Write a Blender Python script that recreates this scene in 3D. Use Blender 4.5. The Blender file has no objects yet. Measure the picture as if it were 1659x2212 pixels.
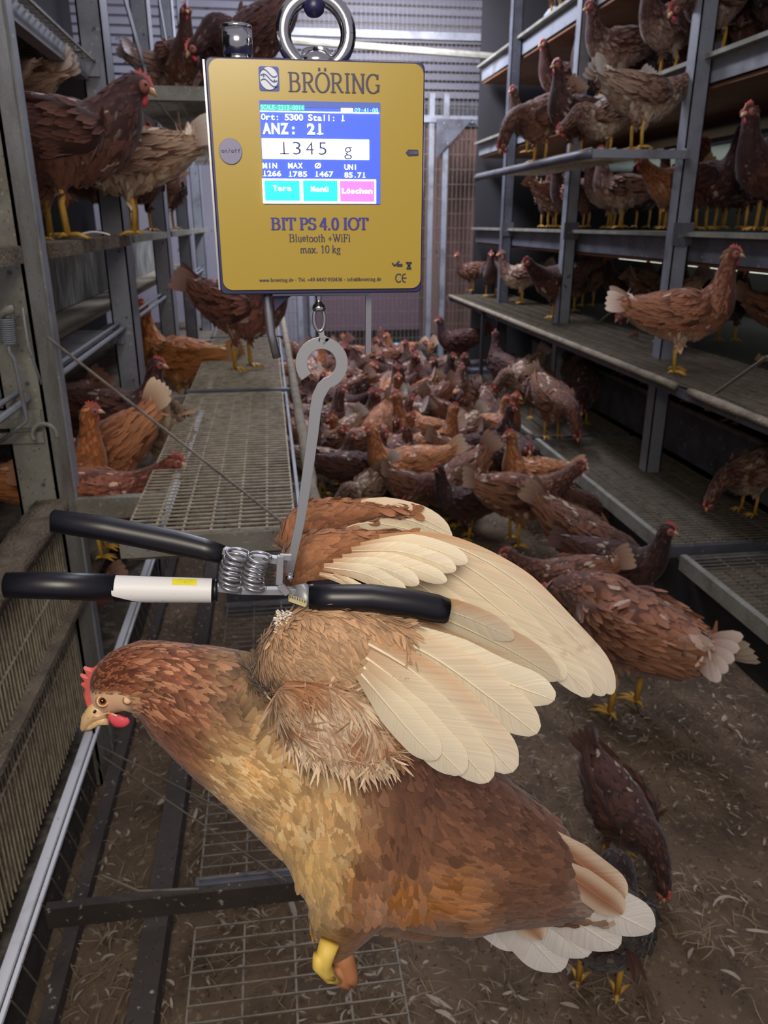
import bpy, math, random
import numpy as np
from mathutils import Vector, Matrix, noise
random.seed(11); RNG = np.random.default_rng(11)
S = bpy.context.scene
COL = S.collection
# ------------------------------------------------------------------ camera
CH = 1.45                                   # eye height over the litter
F = 1690.0; PIT = math.radians(20.3); YAW = math.radians(8.05)
FW = Vector((math.sin(YAW)*math.cos(PIT), math.cos(YAW)*math.cos(PIT), -math.sin(PIT)))
RT = Vector((math.cos(YAW), -math.sin(YAW), 0)); UP = RT.cross(FW)
HD = Vector((math.sin(YAW), math.cos(YAW), 0))
cam = bpy.data.cameras.new('camera'); co = bpy.data.objects.new('camera', cam); COL.objects.link(co)
co.matrix_world = Matrix.Translation((0, 0, CH)) @ Matrix((RT, UP, -FW)).transposed().to_4x4()
cam.sensor_fit = 'VERTICAL'; cam.sensor_height = 24; cam.lens = 24*F/2212; cam.clip_start = .02
cam.dof.use_dof = True; cam.dof.focus_distance = .62; cam.dof.aperture_fstop = 9.5
S.camera = co
# ------------------------------------------------------------------ light
W = bpy.data.worlds.new('barn_air'); S.world = W; W.use_nodes = True
W.node_tree.nodes['Background'].inputs[0].default_value = (.58, .55, .66, 1)
W.node_tree.nodes['Background'].inputs[1].default_value = .50
S.view_settings.view_transform = 'Standard'; S.view_settings.look = 'None'
S.view_settings.exposure = 0; S.view_settings.gamma = 1; S.view_settings.use_curve_mapping = False
def area(name, loc, target, size, size_y, power, col):
    l = bpy.data.lights.new(name, 'AREA'); l.shape = 'RECTANGLE'; l.size = size; l.size_y = size_y
    l.energy = power; l.color = col
    o = bpy.data.objects.new(name, l); COL.objects.link(o); o.location = Vector(loc)+Vector((0, 0, CH))
    d = Vector(target)-Vector(loc); o.rotation_euler = d.to_track_quat('-Z', 'Y').to_euler()
    return o
area('work_light', (-.12, -.45, .50), (0.0, .8, -.55), .5, .5, 17, (1, .89, .74))
area('aisle_light', (.5, 2.2, 2.1), (.5, 2.2, -1), .3, 2.5, 28, (.88, .88, 1))
area('aisle_light', (.7, 6.2, 2.1), (.8, 6.6, -1), .3, 2.0, 170, (.80, .82, 1))
area('end_wall_fill', (1.2, 6.9, 1.6), (1.0, 9.2, .9), .5, .5, 45, (.9, .88, 1))  # unseen fill lamp added to brighten the end wall
# ------------------------------------------------------------------ helpers
def ray(x, y): return FW + (x-829.5)/F*RT - (y-1106)/F*UP
def _w(v): return Vector((v[0], v[1], v[2]+CH))
def atz(x, y, z): r = ray(x, y); return _w(r*(z/r.z))
def aty(x, y, Y): r = ray(x, y); return _w(r*(Y/r.y))
def atx(x, y, X): r = ray(x, y); return _w(r*(X/r.x))
def atd(x, y, D): r = ray(x, y); return _w(r*(D/r.dot(HD)))
def pxm(p): return (Vector(p)-Vector((0, 0, CH))).dot(FW)/F
def tag(o, label=None, cat=None, group=None, kind=None):
    if label: o['label'] = label
    if cat: o['category'] = cat
    if group: o['group'] = group
    if kind: o['kind'] = kind
    return o
def empty(name, loc, label, cat, group=None, kind=None, rz=0):
    o = bpy.data.objects.new(name, None); COL.objects.link(o); o.location = loc; o.rotation_euler = (0, 0, rz)
    o.empty_display_size = .05
    return tag(o, label, cat, group, kind)
class MB:
    def __init__(s): s.v = []; s.f = []; s.c = []; s.uv = []
    def add(s, vs, fs, cs=None, uv=None):
        n = len(s.v); s.v += [tuple(v) for v in vs]; s.f += [tuple(i+n for i in f) for f in fs]
        if cs is not None: s.c += cs
        if uv is not None: s.uv += uv
        return s
    def box(s, a, b):
        x0, y0, z0 = a; x1, y1, z1 = b
        return s.add([(x0,y0,z0),(x1,y0,z0),(x1,y1,z0),(x0,y1,z0),(x0,y0,z1),(x1,y0,z1),(x1,y1,z1),(x0,y1,z1)],
            [(0,3,2,1),(4,5,6,7),(0,1,5,4),(1,2,6,5),(2,3,7,6),(3,0,4,7)])
    def rbox(s, a, b): return s.box((a[0], a[1], a[2]+CH), (b[0], b[1], b[2]+CH))
    def bar(s, p, q, w, h, up=(0, 0, 1)):
        p = Vector(p); q = Vector(q); d = (q-p).normalized(); u = Vector(up)
        if abs(d.dot(u)) > .98: u = Vector((0, 1, 0))
        r = d.cross(u).normalized()*w/2; t = r.cross(d).normalized()*h/2
        vs = [p-r-t, p+r-t, p+r+t, p-r+t, q-r-t, q+r-t, q+r+t, q-r+t]
        return s.add(vs, [(3,2,1,0),(4,5,6,7),(0,1,5,4),(1,2,6,5),(2,3,7,6),(3,0,4,7)])
    def tube(s, pts, r, n=8, cap=True):
        pts = [Vector(p) for p in pts]; m = len(pts); R = r if isinstance(r, (list, tuple)) else [r]*m
        vs = []; fs = []; prev = None
        for i, p in enumerate(pts):
            d = (pts[min(i+1, m-1)]-pts[max(i-1, 0)]).normalized()
            if prev is None:
                a = Vector((0, 0, 1)) if abs(d.z) < .9 else Vector((1, 0, 0)); u = d.cross(a).normalized()
            else: u = (prev-d*prev.dot(d)).normalized()
            prev = u; w = d.cross(u)
            for k in range(n):
                t = 2*math.pi*k/n; vs.append(p+(u*math.cos(t)+w*math.sin(t))*R[i])
        for i in range(m-1):
            for k in range(n): fs.append((i*n+k, i*n+(k+1) % n, (i+1)*n+(k+1) % n, (i+1)*n+k))
        if cap: fs.append(tuple(range(n-1, -1, -1))); fs.append(tuple((m-1)*n+k for k in range(n)))
        return s.add(vs, fs)
    def plate(s, poly, n, th):
        n = Vector(n)*th; poly = [Vector(p) for p in poly]; m = len(poly)
        return s.add(poly+[p+n for p in poly], [tuple(range(m-1, -1, -1)), tuple(range(m, 2*m))]+[(i, (i+1) % m, m+(i+1) % m, m+i) for i in range(m)])
    def mesh(s, name):
        me = bpy.data.meshes.new(name); me.from_pydata(s.v, [], s.f); me.update()
        if s.c:
            a = me.color_attributes.new('Col', 'FLOAT_COLOR', 'POINT'); a.data.foreach_set('color', np.array([tuple(c)+(1,) for c in s.c], dtype=np.float32).ravel())
        if s.uv:
            a = me.attributes.new('fuv', 'FLOAT_VECTOR', 'POINT'); a.data.foreach_set('vector', np.array(s.uv, dtype=np.float32).ravel())
        return me
    def build(s, name, m, parent=None, smooth=False, bevel=0):
        me = s.mesh(name); me.materials.append(m)
        if smooth: me.shade_smooth()
        o = bpy.data.objects.new(name, me); COL.objects.link(o)
        if parent:
            o.parent = parent
            l = parent
            M = Matrix.Identity(4)
            while l is not None: M = Matrix.LocRotScale(l.location, l.rotation_euler, l.scale) @ M; l = l.parent
            me.transform(M.inverted())
        if bevel:
            b = o.modifiers.new('bevel', 'BEVEL'); b.width = bevel; b.segments = 2; b.limit_method = 'ANGLE'
        return o
def nd(nt, t, **k):
    n = nt.nodes.new(t)
    for a, b in k.items(): setattr(n, a, b)
    return n
def srgb(r, g, b):
    return tuple(((c/255)/12.92 if c/255 <= .04045 else ((c/255+.055)/1.055)**2.4) for c in (r, g, b))
def mat(name, c, rough=.6, metal=0, dirt=0, dirtc=(60, 48, 36), scale=40, splat=0, streak=0, bump=0, spl=(190, 185, 170), emis=0, aniso=None, alpha=None):
    m = bpy.data.materials.new(name); m.use_nodes = True; nt = m.node_tree; b = nt.nodes['Principled BSDF']
    c = srgb(*c)+(1,); b.inputs['Base Color'].default_value = c; b.inputs['Roughness'].default_value = rough; b.inputs['Metallic'].default_value = metal
    L = nt.links; cur = None
    tc = nd(nt, 'ShaderNodeTexCoord'); src = tc.outputs['Object']
    def mixin(fac, col, k=1):
        nonlocal cur
        mk = nd(nt, 'ShaderNodeMath', operation='MULTIPLY'); mk.inputs[1].default_value = k; L.new(fac, mk.inputs[0]); fac = mk.outputs[0]
        mx = nd(nt, 'ShaderNodeMix', data_type='RGBA'); L.new(fac, mx.inputs[0])
        if cur is None: mx.inputs[6].default_value = c
        else: L.new(cur, mx.inputs[6])
        mx.inputs[7].default_value = col; cur = mx.outputs[2]
    def nz(sc, lo, hi, det=6, vec=None):
        n = nd(nt, 'ShaderNodeTexNoise'); n.inputs['Scale'].default_value = sc; n.inputs['Detail'].default_value = det
        L.new(vec or src, n.inputs['Vector']); r = nd(nt, 'ShaderNodeMapRange'); L.new(n.outputs[0], r.inputs[0])
        r.inputs[1].default_value = lo; r.inputs[2].default_value = hi; return r.outputs[0], n
    if dirt:
        f, n0 = nz(scale*.25, .62-dirt*.35, .80-dirt*.15); mixin(f, srgb(*dirtc)+(1,), .65)
        f, n1 = nz(scale*3.5, .70-dirt*.12, .76-dirt*.1, 4); mixin(f, tuple(x*.5 for x in srgb(*dirtc))+(1,), .8)
    if streak:
        mp = nd(nt, 'ShaderNodeMapping'); mp.inputs['Scale'].default_value = (1, 1, .12); L.new(src, mp.inputs[0])
        f, n2 = nz(scale*1.5, .5, .62, 5, mp.outputs[0]); mixin(f, srgb(*spl)+(1,))
    if splat:
        f, n3 = nz(scale*2.2, .66-.1*splat, .74-.1*splat, 5); mixin(f, srgb(*spl)+(1,), .7)
    if cur: L.new(cur, b.inputs['Base Color'])
    if bump:
        n = nd(nt, 'ShaderNodeTexNoise'); n.inputs['Scale'].default_value = scale*2; n.inputs['Detail'].default_value = 8; L.new(src, n.inputs['Vector'])
        bp = nd(nt, 'ShaderNodeBump'); bp.inputs['Strength'].default_value = bump; bp.inputs['Distance'].default_value = .01; L.new(n.outputs[0], bp.inputs['Height']); L.new(bp.outputs[0], b.inputs['Normal'])
    if emis:
        b.inputs['Emission Color'].default_value = c; b.inputs['Emission Strength'].default_value = emis
    return m
def feather_mat(name, rough=.72, barb=0, transl=0, tint=True):
    m = bpy.data.materials.new(name); m.use_nodes = True; nt = m.node_tree; b = nt.nodes['Principled BSDF']; L = nt.links
    a = nd(nt, 'ShaderNodeAttribute', attribute_name='Col'); cur = a.outputs['Color']
    if tint:
        oi = nd(nt, 'ShaderNodeObjectInfo'); mx = nd(nt, 'ShaderNodeMix', data_type='RGBA', blend_type='MULTIPLY'); mx.inputs[0].default_value = 1
        L.new(cur, mx.inputs[6]); L.new(oi.outputs['Color'], mx.inputs[7]); cur = mx.outputs[2]
    tc = nd(nt, 'ShaderNodeTexCoord')
    if barb:
        u = nd(nt, 'ShaderNodeAttribute', attribute_name='fuv'); sp = nd(nt, 'ShaderNodeSeparateXYZ'); L.new(u.outputs['Vector'], sp.inputs[0])
        ab = nd(nt, 'ShaderNodeMath', operation='ABSOLUTE'); L.new(sp.outputs[0], ab.inputs[0])
        m1 = nd(nt, 'ShaderNodeMath', operation='MULTIPLY_ADD'); L.new(ab.outputs[0], m1.inputs[0]); m1.inputs[1].default_value = -.16; L.new(sp.outputs[1], m1.inputs[2])
        cb = nd(nt, 'ShaderNodeCombineXYZ'); L.new(m1.outputs[0], cb.inputs[0]); L.new(sp.outputs[2], cb.inputs[1])
        n = nd(nt, 'ShaderNodeTexNoise'); n.inputs['Scale'].default_value = 70; n.inputs['Detail'].default_value = 3; L.new(cb.outputs[0], n.inputs['Vector'])
        r = nd(nt, 'ShaderNodeMapRange'); L.new(n.outputs[0], r.inputs[0]); r.inputs[1].default_value = .3; r.inputs[2].default_value = .7; r.inputs[3].default_value = 1-barb; r.inputs[4].default_value = 1+barb*.3
        mx = nd(nt, 'ShaderNodeMix', data_type='RGBA', blend_type='MULTIPLY'); mx.inputs[0].default_value = 1; L.new(cur, mx.inputs[6]); L.new(r.outputs[0], mx.inputs[7]); cur = mx.outputs[2]
    else:
        n = nd(nt, 'ShaderNodeTexNoise'); n.inputs['Scale'].default_value = 900; n.inputs['Detail'].default_value = 2; L.new(tc.outputs['Object'], n.inputs['Vector'])
        r = nd(nt, 'ShaderNodeMapRange'); L.new(n.outputs[0], r.inputs[0]); r.inputs[3].default_value = .8; r.inputs[4].default_value = 1.15
        mx = nd(nt, 'ShaderNodeMix', data_type='RGBA', blend_type='MULTIPLY'); mx.inputs[0].default_value = 1; L.new(cur, mx.inputs[6]); L.new(r.outputs[0], mx.inputs[7]); cur = mx.outputs[2]
    L.new(cur, b.inputs['Base Color']); b.inputs['Roughness'].default_value = rough; b.inputs['Specular IOR Level'].default_value = .25
    b.inputs['Sheen Weight'].default_value = .15
    if transl:
        t = nd(nt, 'ShaderNodeBsdfTranslucent'); L.new(cur, t.inputs[0]); ms = nd(nt, 'ShaderNodeMixShader'); ms.inputs[0].default_value = transl
        L.new(b.outputs[0], ms.inputs[1]); L.new(t.outputs[0], ms.inputs[2]); L.new(ms.outputs[0], nt.nodes['Material Output'].inputs[0])
    return m
M = dict(
    galv=mat('galvanised_steel', (134, 138, 144), .5, .1, .35, (70, 66, 60), 30, .2),
    galv_dirty=mat('soiled_steel', (140, 140, 128), .65, .15, .6, (92, 80, 62), 40, .5, spl=(175, 165, 140)),
    galv_dark=mat('dull_steel', (92, 94, 102), .6, .1, .5, (42, 38, 34), 25, .1),
    grime=mat('grimy_steel', (66, 58, 52), .8, 0, .5, (36, 30, 26), 30, .15),
    galv_streak=mat('dropping_streaked_steel', (112, 116, 112), .6, .15, .3, (80, 78, 70), 30, 0, 1, spl=(178, 178, 165)),
    alu=mat('bright_rail', (235, 238, 242), .35, 0, .15, (110, 100, 90), 30),
    wire=mat('soiled_wire', (176, 166, 142), .6, .2, .6, (88, 74, 56), 120, .4, spl=(190, 180, 150)),
    wire_dark=mat('dark_wire', (122, 114, 98), .6, .2, .5, (50, 42, 34), 100),
    crust=mat('manure_crust', (116, 104, 86), .95, 0, .7, (52, 42, 32), 60, .55, bump=1, spl=(150, 140, 116)),
    crust_streak=mat('crusted_panel', (146, 136, 110), .95, 0, .7, (58, 50, 38), 70, .8, 1, bump=1, spl=(150, 142, 116)),
    tube=mat('crusted_perch', (142, 132, 112), .9, 0, .5, (90, 78, 60), 50, .5, bump=.8, spl=(180, 172, 150)),
    board=mat('soiled_board', (88, 78, 64), .9, 0, .6, (48, 40, 32), 18, .3, 1, bump=.5, spl=(120, 110, 92)),
    litter=mat('trodden_litter', (104, 86, 66), .97, 0, .7, (50, 40, 30), 26, .55, bump=1, spl=(142, 124, 100)),
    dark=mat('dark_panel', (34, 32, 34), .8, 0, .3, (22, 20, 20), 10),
    belt=mat('beige_belt', (150, 140, 120), .7, 0, .4, (112, 100, 84), 14),
    wall=mat('pale_wall', (150, 148, 158), .8, 0, .3, (110, 105, 112), 3),
    wallcor=mat('corrugated_sheet', (165, 166, 178), .6, .1, .2, (130, 128, 140), 3),
    brown=mat('brown_door', (126, 98, 90), .8, 0, .3, (104, 80, 74), 4),
    mauve=mat('mauve_panel', (104, 84, 92), .8, 0, .3, (88, 70, 78), 4),
    orange=mat('rusty_rail', (128, 88, 56), .8, 0, .4, (84, 60, 42), 20),
    glow=mat('tube_glow', (235, 240, 225), .5, emis=3.0), glow2=mat('glowing_sheet', (205, 215, 205), .6, emis=.7),
    cyan=mat('cyan_strip', (90, 185, 220), .5, emis=1.1),
    navy=mat('navy_casing', (26, 26, 66), .4), yellow=mat('yellow_front', (152, 130, 46), .3), ink=mat('ink', (34, 30, 62), .5),
    ink2=mat('ink_blue', (34, 32, 128), .5), chrome=mat('chrome', (205, 205, 205), .16, 1), steel=mat('brushed_steel', (160, 160, 165), .33, .85),
    plate=mat('grey_plate', (140, 142, 148), .42, .3), rubber=mat('black_rubber', (12, 12, 20), .38), label=mat('white_label', (205, 205, 205), .5, 0, .1, (160, 160, 160), 60),
    lblyel=mat('yellow_print', (215, 205, 20), .5, 0, .5, (120, 110, 10), 90), brass=mat('brass_teeth', (215, 205, 150), .4, .4),
    button=mat('grey_button', (106, 104, 136), .4), logo=mat('logo_blue', (34, 66, 140), .5), logow=mat('logo_white', (190, 196, 205), .5),
    scr=mat('screen_blue', (44, 74, 190), .5, emis=1.0), scrtop=mat('screen_dusk', (50, 70, 140), .5, emis=.9), sw=mat('screen_white', (255, 255, 255), .5, emis=1.6),
    sgreen=mat('screen_green', (0, 150, 130), .5, emis=1), slt=mat('screen_lightgreen', (130, 240, 220), .5, emis=1), scyan=mat('screen_cyan', (0, 228, 226), .5, emis=1.1), spink=mat('screen_pink', (232, 100, 200), .5, emis=1.1), sink=mat('screen_ink', (10, 40, 110), .5),
    skin=mat('comb_red', (200, 92, 84), .5, bump=.15), skin2=mat('wattle_pink', (212, 78, 88), .5), henface=mat('hen_face', (150, 88, 74), .7), face=mat('face_skin', (226, 184, 146), .6, 0, .3, (180, 120, 90), 300, bump=.3), beak=mat('horn_beak', (214, 180, 132), .4, 0, .3, (160, 110, 70), 120), eye=mat('amber_eye', (150, 84, 30), .25), pupil=mat('black_pupil', (5, 4, 4), .08),
    leg=mat('yellow_leg', (205, 160, 62), .55, 0, .3, (170, 120, 60), 200), legs2=mat('bright_yellow_leg', (228, 196, 92), .5, 0, .2, (205, 160, 70), 150), pinkleg=mat('brown_shaded_leg', (176, 118, 78), .6),
    straw=mat('straw', (134, 116, 88), .8, 0, .5, (84, 68, 50), 12), fluff=mat('white_down', (222, 214, 200), .8), shed=mat('shed_feathers', (166, 154, 136), .85, 0, .6, (96, 84, 72), 8),
    feather=feather_mat('hen_feathers'), hero=feather_mat('hen_feathers_close', barb=.22, transl=.1), flight=feather_mat('flight_feathers', .6, .16, .22),
)
G = M
def thing(name, mb, m, label, cat, group=None, kind=None, smooth=False, bevel=0):
    return tag(mb.build(name, m, None, smooth, bevel), label, cat, group, kind)
def struct(name, mb, m): return tag(mb.build(name, m), None, None, None, 'structure')
# ------------------------------------------------------------------ the shed shell
fl = MB(); nx, ny = 90, 130
for j in range(ny+1):
    for i in range(nx+1):
        x = -3+9*i/nx; y = -1+11*j/ny
        fl.v.append((x, y, .012*noise.noise(Vector((x*5, y*5, 0)))+.006*noise.noise(Vector((x*19, y*19, 3)))-.006))
for j in range(ny):
    for i in range(nx): a = j*(nx+1)+i; fl.f.append((a, a+1, a+nx+2, a+nx+1))
o = struct('floor', fl, G['litter']); o.data.shade_smooth()
struct('wall_left', MB().box((-3.1, -1, 0), (-3, 10, 4.2)), G['dark'])
struct('wall_right', MB().box((6, -1, 0), (6.1, 10, 4.2)), G['dark'])
bw = MB().box((-3, 9.3, 0), (6, 9.4, 4.2))
struct('wall_back', bw, G['wall'])
# corrugated upper cladding of the end wall
cs = MB()
for i in range(34):
    z = 1.25+i*.085
    cs.box((-3, 9.22, z+CH-.0), (6, 9.225, z+CH+.06))
struct('trim_1', cs, G['wallcor'])
# ------------------------------------------------------------------ end of the aisle: door leaves, mesh gate
def W3(x, y, z): return Vector((x, y, z+CH))
d = empty('sliding_door', W3(1.9, 9.05, -1.45), 'brown door leaf behind the mesh at the aisle end', 'door')
MB().rbox((1.72, 9.0, -1.2), (2.75, 9.06, 1.15)).build('door_leaf', G['brown'], d)
MB().rbox((1.72, 8.96, .95), (2.75, 9.0, 1.15)).build('door_rail', G['galv_dark'], d)
b = MB()
for z in (-.45, -.75): b.tube([aty(930+88, 655, 8.94)+Vector((0, 0, z+.6)), aty(930+88, 655, 8.94)+Vector((.05, 0, z+.56)), aty(930+88, 655, 8.94)+Vector((0, 0, z+.5))], .012)
b.build('door_handle', G['galv'], d)
thing('wall_panel', MB().rbox((.45, 9.0, -1.15), (1.68, 9.05, .5)), G['mauve'], 'mauve brown panel low in the end wall below the weighing scale', 'panel')
thing('sheet_panel', MB().rbox((-.05, 8.9, -1.45), (.28, 8.94, .3)), G['wallcor'], 'pale grey sheet at the left end of the aisle beside the wire walkway', 'panel')
gp = empty('mesh_gate', W3(1.0, 8.2, -1.45), 'wide wire mesh gate closing the far end of the aisle', 'gate')
g = MB()
for i in range(60):
    x = .1+i*.0425; g.bar(W3(x, 8.2, -1.43), W3(x, 8.2, 2.0), .004, .004)
for i in range(26):
    z = -1.4+i*.135; g.bar(W3(.1, 8.2, z), W3(2.65, 8.2, z), .004, .004)
g.build('wire_mesh', G['wire_dark'], gp)
for x in (.30, .42, 1.62, 1.76):
    MB().rbox((x-.025, 8.17, -1.44), (x+.025, 8.23, 1.15 if x > 1 else .4)).build('gate_post', G['galv'], gp)
for z in (.93, 1.62, 2.0): MB().rbox((.1, 8.16, z-.03), (2.65, 8.22, z+.03)).build('cross_rail', G['galv'], gp)
for sx, x in ((1, 1.66), (-1, 2.35)):
    g = MB().plate([W3(x, 8.15, .93), W3(x+sx*.35, 8.15, .93), W3(x, 8.15, .58)], (0, 1, 0), .01); g.build('gusset_plate', G['galv_dark'], gp)
thing('light_strip', MB().rbox((1.0, 8.145, -1.22), (1.70, 8.172, -1.18)), G['cyan'], 'cyan glowing light strip low on the far end gate', 'light')
thing('overhead_pipe', MB().tube([W3(.0, 7.6, 1.45), W3(2.6, 7.8, 1.38)], .03), G['galv_dirty'], 'rusty pipe crossing above the aisle end', 'pipe')
# ------------------------------------------------------------------ wire platforms
def grate(name, x0, x1, y0, y1, z, dx, dy, label, group, wm, fm, r=.0022, frame=True, sag=0):
    t = empty(name, W3((x0+x1)/2, y0, z), label, 'platform', group)
    g = MB(); n = int((y1-y0)/dy)
    for i in range(n+1):
        y = y0+(y1-y0)*i/n; g.bar(W3(x0, y, z), W3(x1, y, z), r*1.7, r*1.7)
    n = max(1, round((x1-x0)/dx))
    for i in range(n+1):
        x = x0+(x1-x0)*i/n; g.bar(W3(x, y0, z-r*2), W3(x, y1, z-r*2), r*2.2, r*2.2)
    g.build('wire_mesh', wm, t)
    if frame:
        for y in (y0, y1): MB().rbox((x0-.01, y-.012, z-.05), (x1+.01, y+.012, z-.004)).build('end_bar', fm, t)
    return t
for k, (y0, y1, lb) in enumerate([(1.60, 3.06, 'nearest raised wire walkway panel left of the hanging hook'), (3.16, 4.62, 'second raised wire walkway panel, where a blurred hen lands'), (4.72, 6.2, 'far raised wire walkway panel in front of the end wall'), (6.3, 7.8, 'farthest raised wire walkway panel by the aisle end')]):
    t = grate('wire_walkway', -.33, .03, y0, y1, -.62, .06, .0255, lb, 'raised wire walkway panels on the left', G['wire'], G['galv_dirty'])
    MB().rbox((-.53, y1+.03, -.69), (.04, y1+.07, -.635)).build('support_arm', G['galv_dirty'], t)
for k, (y0, y1, lb) in enumerate([(.62, 1.17, 'nearest low wire panel under the hanging hen'), (1.29, 2.55, 'second low wire panel behind the hanging hen neck'), (2.66, 3.9, 'third low wire panel beneath the raised walkway')]):
    grate('low_wire_panel', -.20, .175, y0, y1, -1.27, .094, .031, lb, 'low wire panels under the raised walkway', G['wire_dark'], G['galv_dark'], .0017, frame=k > 0)
thing('platform_bracket', MB().bar(W3(-.5, 1.27, -1.30), W3(.18, 1.27, -1.30), .02, .05), G['grime'], 'dark cross bracket carrying the low wire panels', 'bracket')
thing('floor_beam', MB().bar(W3(-.30, .5, -1.40), W3(-.30, 4.0, -1.40), .05, .06), G['grime'], 'dark beam lying along the litter left of the low panels', 'beam')
# crusted perch tube right of the walkway
pt = empty('perch_tube', W3(.075, 3.0, -.62), 'long manure-crusted perch tube along the right edge of the raised walkway', 'perch')
b = MB(); pts = []; rr = []
for i in range(90):
    y = 1.5+i*.07; pts.append(W3(.080+.004*noise.noise(Vector((i*.3, 0, 0))), y, -.615)); rr.append(.017+.004*noise.noise(Vector((i*.9, 4, 0))))
b.tube(pts, rr, 10); b.build('tube', G['tube'], pt, True)
for y in (3.1, 4.66, 6.25): MB().bar(W3(-.34, y, -.625), W3(.1, y, -.625), .02, .02).build('clip', G['galv_dark'], pt)
thing('edge_rail', MB().bar(W3(.045, 1.55, -.64), W3(.045, 7.8, -.64), .008, .03), G['galv'], 'thin steel edge rail between walkway and perch tube', 'rail')
thing('walkway_front_board', MB().rbox((-.33, 1.60, -.68), (.05, 1.63, -.635)), G['board'], 'soiled board under the near end of the raised walkway', 'board')
# left support wires
def swire(p, q, r, label, mid=None):
    pts = [p]+([mid] if mid else [])+[q]; thing('support_wire', MB().tube(pts, r, 6), G['wire_dark'], label, 'wire', 'support wires of the walkways')
swire(aty(104, 730, 1.95), atz(640, 1152, -.615), .0032, 'long diagonal wire from the near post down to the raised walkway')
swire(aty(215, 1612, 1.8), atz(620, 1820, -1.26), .0022, 'upper of the two thin wires below the weighed hen head', None)
swire(aty(222, 1635, 1.78), atz(620, 1905, -1.26), .0022, 'lower of the two thin wires below the weighed hen head')
swire(atz(218, 1890, -1.25), atz(430, 1920, -1.265), .0025, 'short bent wire at the left of the nearest low wire panel', atz(300, 1925, -1.26))
# ------------------------------------------------------------------ left rack
def post(x0, x1, y0, y1, z1, label, m='galv', group='steel posts of the left rack', z0=-1.45):
    t = empty('rack_post', W3((x0+x1)/2, (y0+y1)/2, z0), label, 'post', group)
    th = .006
    b = MB().rbox((x0, y0, z0), (x1, y0+th, z1)).rbox((x1-th, y0, z0), (x1, y1, z1)).rbox((x0, y0, z0), (x0+th, y1, z1))
    b.rbox((x1-.02, y1-th, z0), (x1, y1, z1))
    b.build('channel', G[m], t)
    z = z0+.15; hm = None
    while z < z1-.05:
        if hm is None:
            hm = MB().tube([(0, -.003, 0), (0, 0, 0)], .005, 8).mesh('bolt'); hm.materials.append(G['galv_dark'])
        h = bpy.data.objects.new('bolt', hm); COL.objects.link(h); h.parent = t; h.location = (.015, y0-(y0+y1)/2, z-z0); z += .24
    return t
t = post(-.61, -.52, 1.85, 2.03, 1.3, 'nearest left rack post, wide and caked with droppings', 'galv_dirty')
MB().rbox((-.522, 1.99, -1.45), (-.515, 2.035, 1.3)).build('flange', G['galv'], t)
post(-.60, -.52, 3.17, 3.33, 1.6, 'second left rack post, beside the landing hen')
post(-.60, -.52, 4.5, 4.66, 1.9, 'third left rack post, just left of the scale')
post(-.60, -.52, 5.8, 5.96, 2.2, 'fourth left rack post, far down the aisle')
post(-.60, -.52, 7.1, 7.26, 2.4, 'farthest left rack post')
# diagonal braces behind posts 2 and 3
for a, c, lb in [(W3(-.50, 3.35, .95), W3(-.50, 4.5, .42), 'wide flat brace running down from the second post'), (W3(-.50, 4.66, 1.3), W3(-.50, 5.8, .35), 'thin flat brace behind the third left post')]:
    thing('diagonal_brace', MB().bar(a, c, .006, .05), G['galv'], lb, 'brace', 'left rack braces')
for y, lb in ((3.2, 'horizontal arm from the second post reaching toward the scale'), (5.0, 'farther horizontal arm behind the scale')):
    pass
b = MB().plate([W3(-.52, 3.19, .46), W3(-.52, 3.19, .25), W3(-.42, 3.19, .4)], (0, 1, 0), .01); thing('gusset_plate', b, G['galv'], 'small steel gusset under the upper left arm', 'bracket')
for y0, y1, lb in ((3.25, 4.95, 'upper wire walkway left of the scale carrying dark hens'), (5.05, 6.6, 'farther upper wire walkway behind the scale')):
    t = grate('upper_wire_walkway', -.50, .02, y0, y1, .46, .08, .03, lb, 'upper wire walkways', G['wire_dark'], G['galv_dirty'])
    MB().bar(W3(-.58, y0-.05, .43), W3(.05, y0-.05, .43), .03, .045).build('support_arm', G['galv_dirty'], t)
# long members
def rail(x, z, y0, y1, w, h, m, label, cat='rail', group=None, name='rack_rail'):
    return thing(name, MB().rbox((x-w/2, y0, z-h), (x+w/2, y1, z)), G[m], label, cat, group)
rail(-.55, -.045, 2.06, 3.2, .09, .035, 'crust', 'crusted perch board with a white feather, under the big left hen', 'board', 'left perch boards', 'perch_board')
rail(-.55, -.045, .9, 1.80, .09, .035, 'crust', 'rounded end of the perch board at the left picture edge', 'board', 'left perch boards', 'perch_board')
rail(-.55, -.045, 3.36, 4.45, .07, .03, 'galv_dirty', 'perch board between second and third left posts', 'board', 'left perch boards', 'perch_board')
rail(-.55, -.045, 4.7, 7.9, .07, .03, 'galv_dirty', 'farthest perch board of the left rack', 'board', 'left perch boards', 'perch_board')
thing('streaked_plate', MB().rbox((-.93, 1.0, -.36), (-.91, 7.8, -.10)), G['galv_streak'], 'grey plate streaked with droppings below the left perch board', 'plate')
thing('manure_belt', MB().rbox((-.90, 1.0, -.375), (-.72, 7.8, -.36)), G['belt'], 'beige conveyor belt below the streaked plate', 'belt')
grate('inner_wire_floor', -.90, -.57, 2.05, 3.15, -.385, .11, .014, 'fine wire shelf under the beige belt between first and second left posts', None, G['galv'], G['galv'], .0016)
thing('shelf_rod', MB().tube([W3(-.555, 1.0, -.375), W3(-.555, 7.5, -.375)], .008), G['galv'], 'round steel rod along the edge of the fine wire shelf', 'rod')
thing('shelf_rod', MB().tube([W3(-.575, 1.0, -.36), W3(-.575, 7.5, -.36)], .006), G['galv'], 'thinner steel rod parallel above the shelf edge rod', 'rod')
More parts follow.
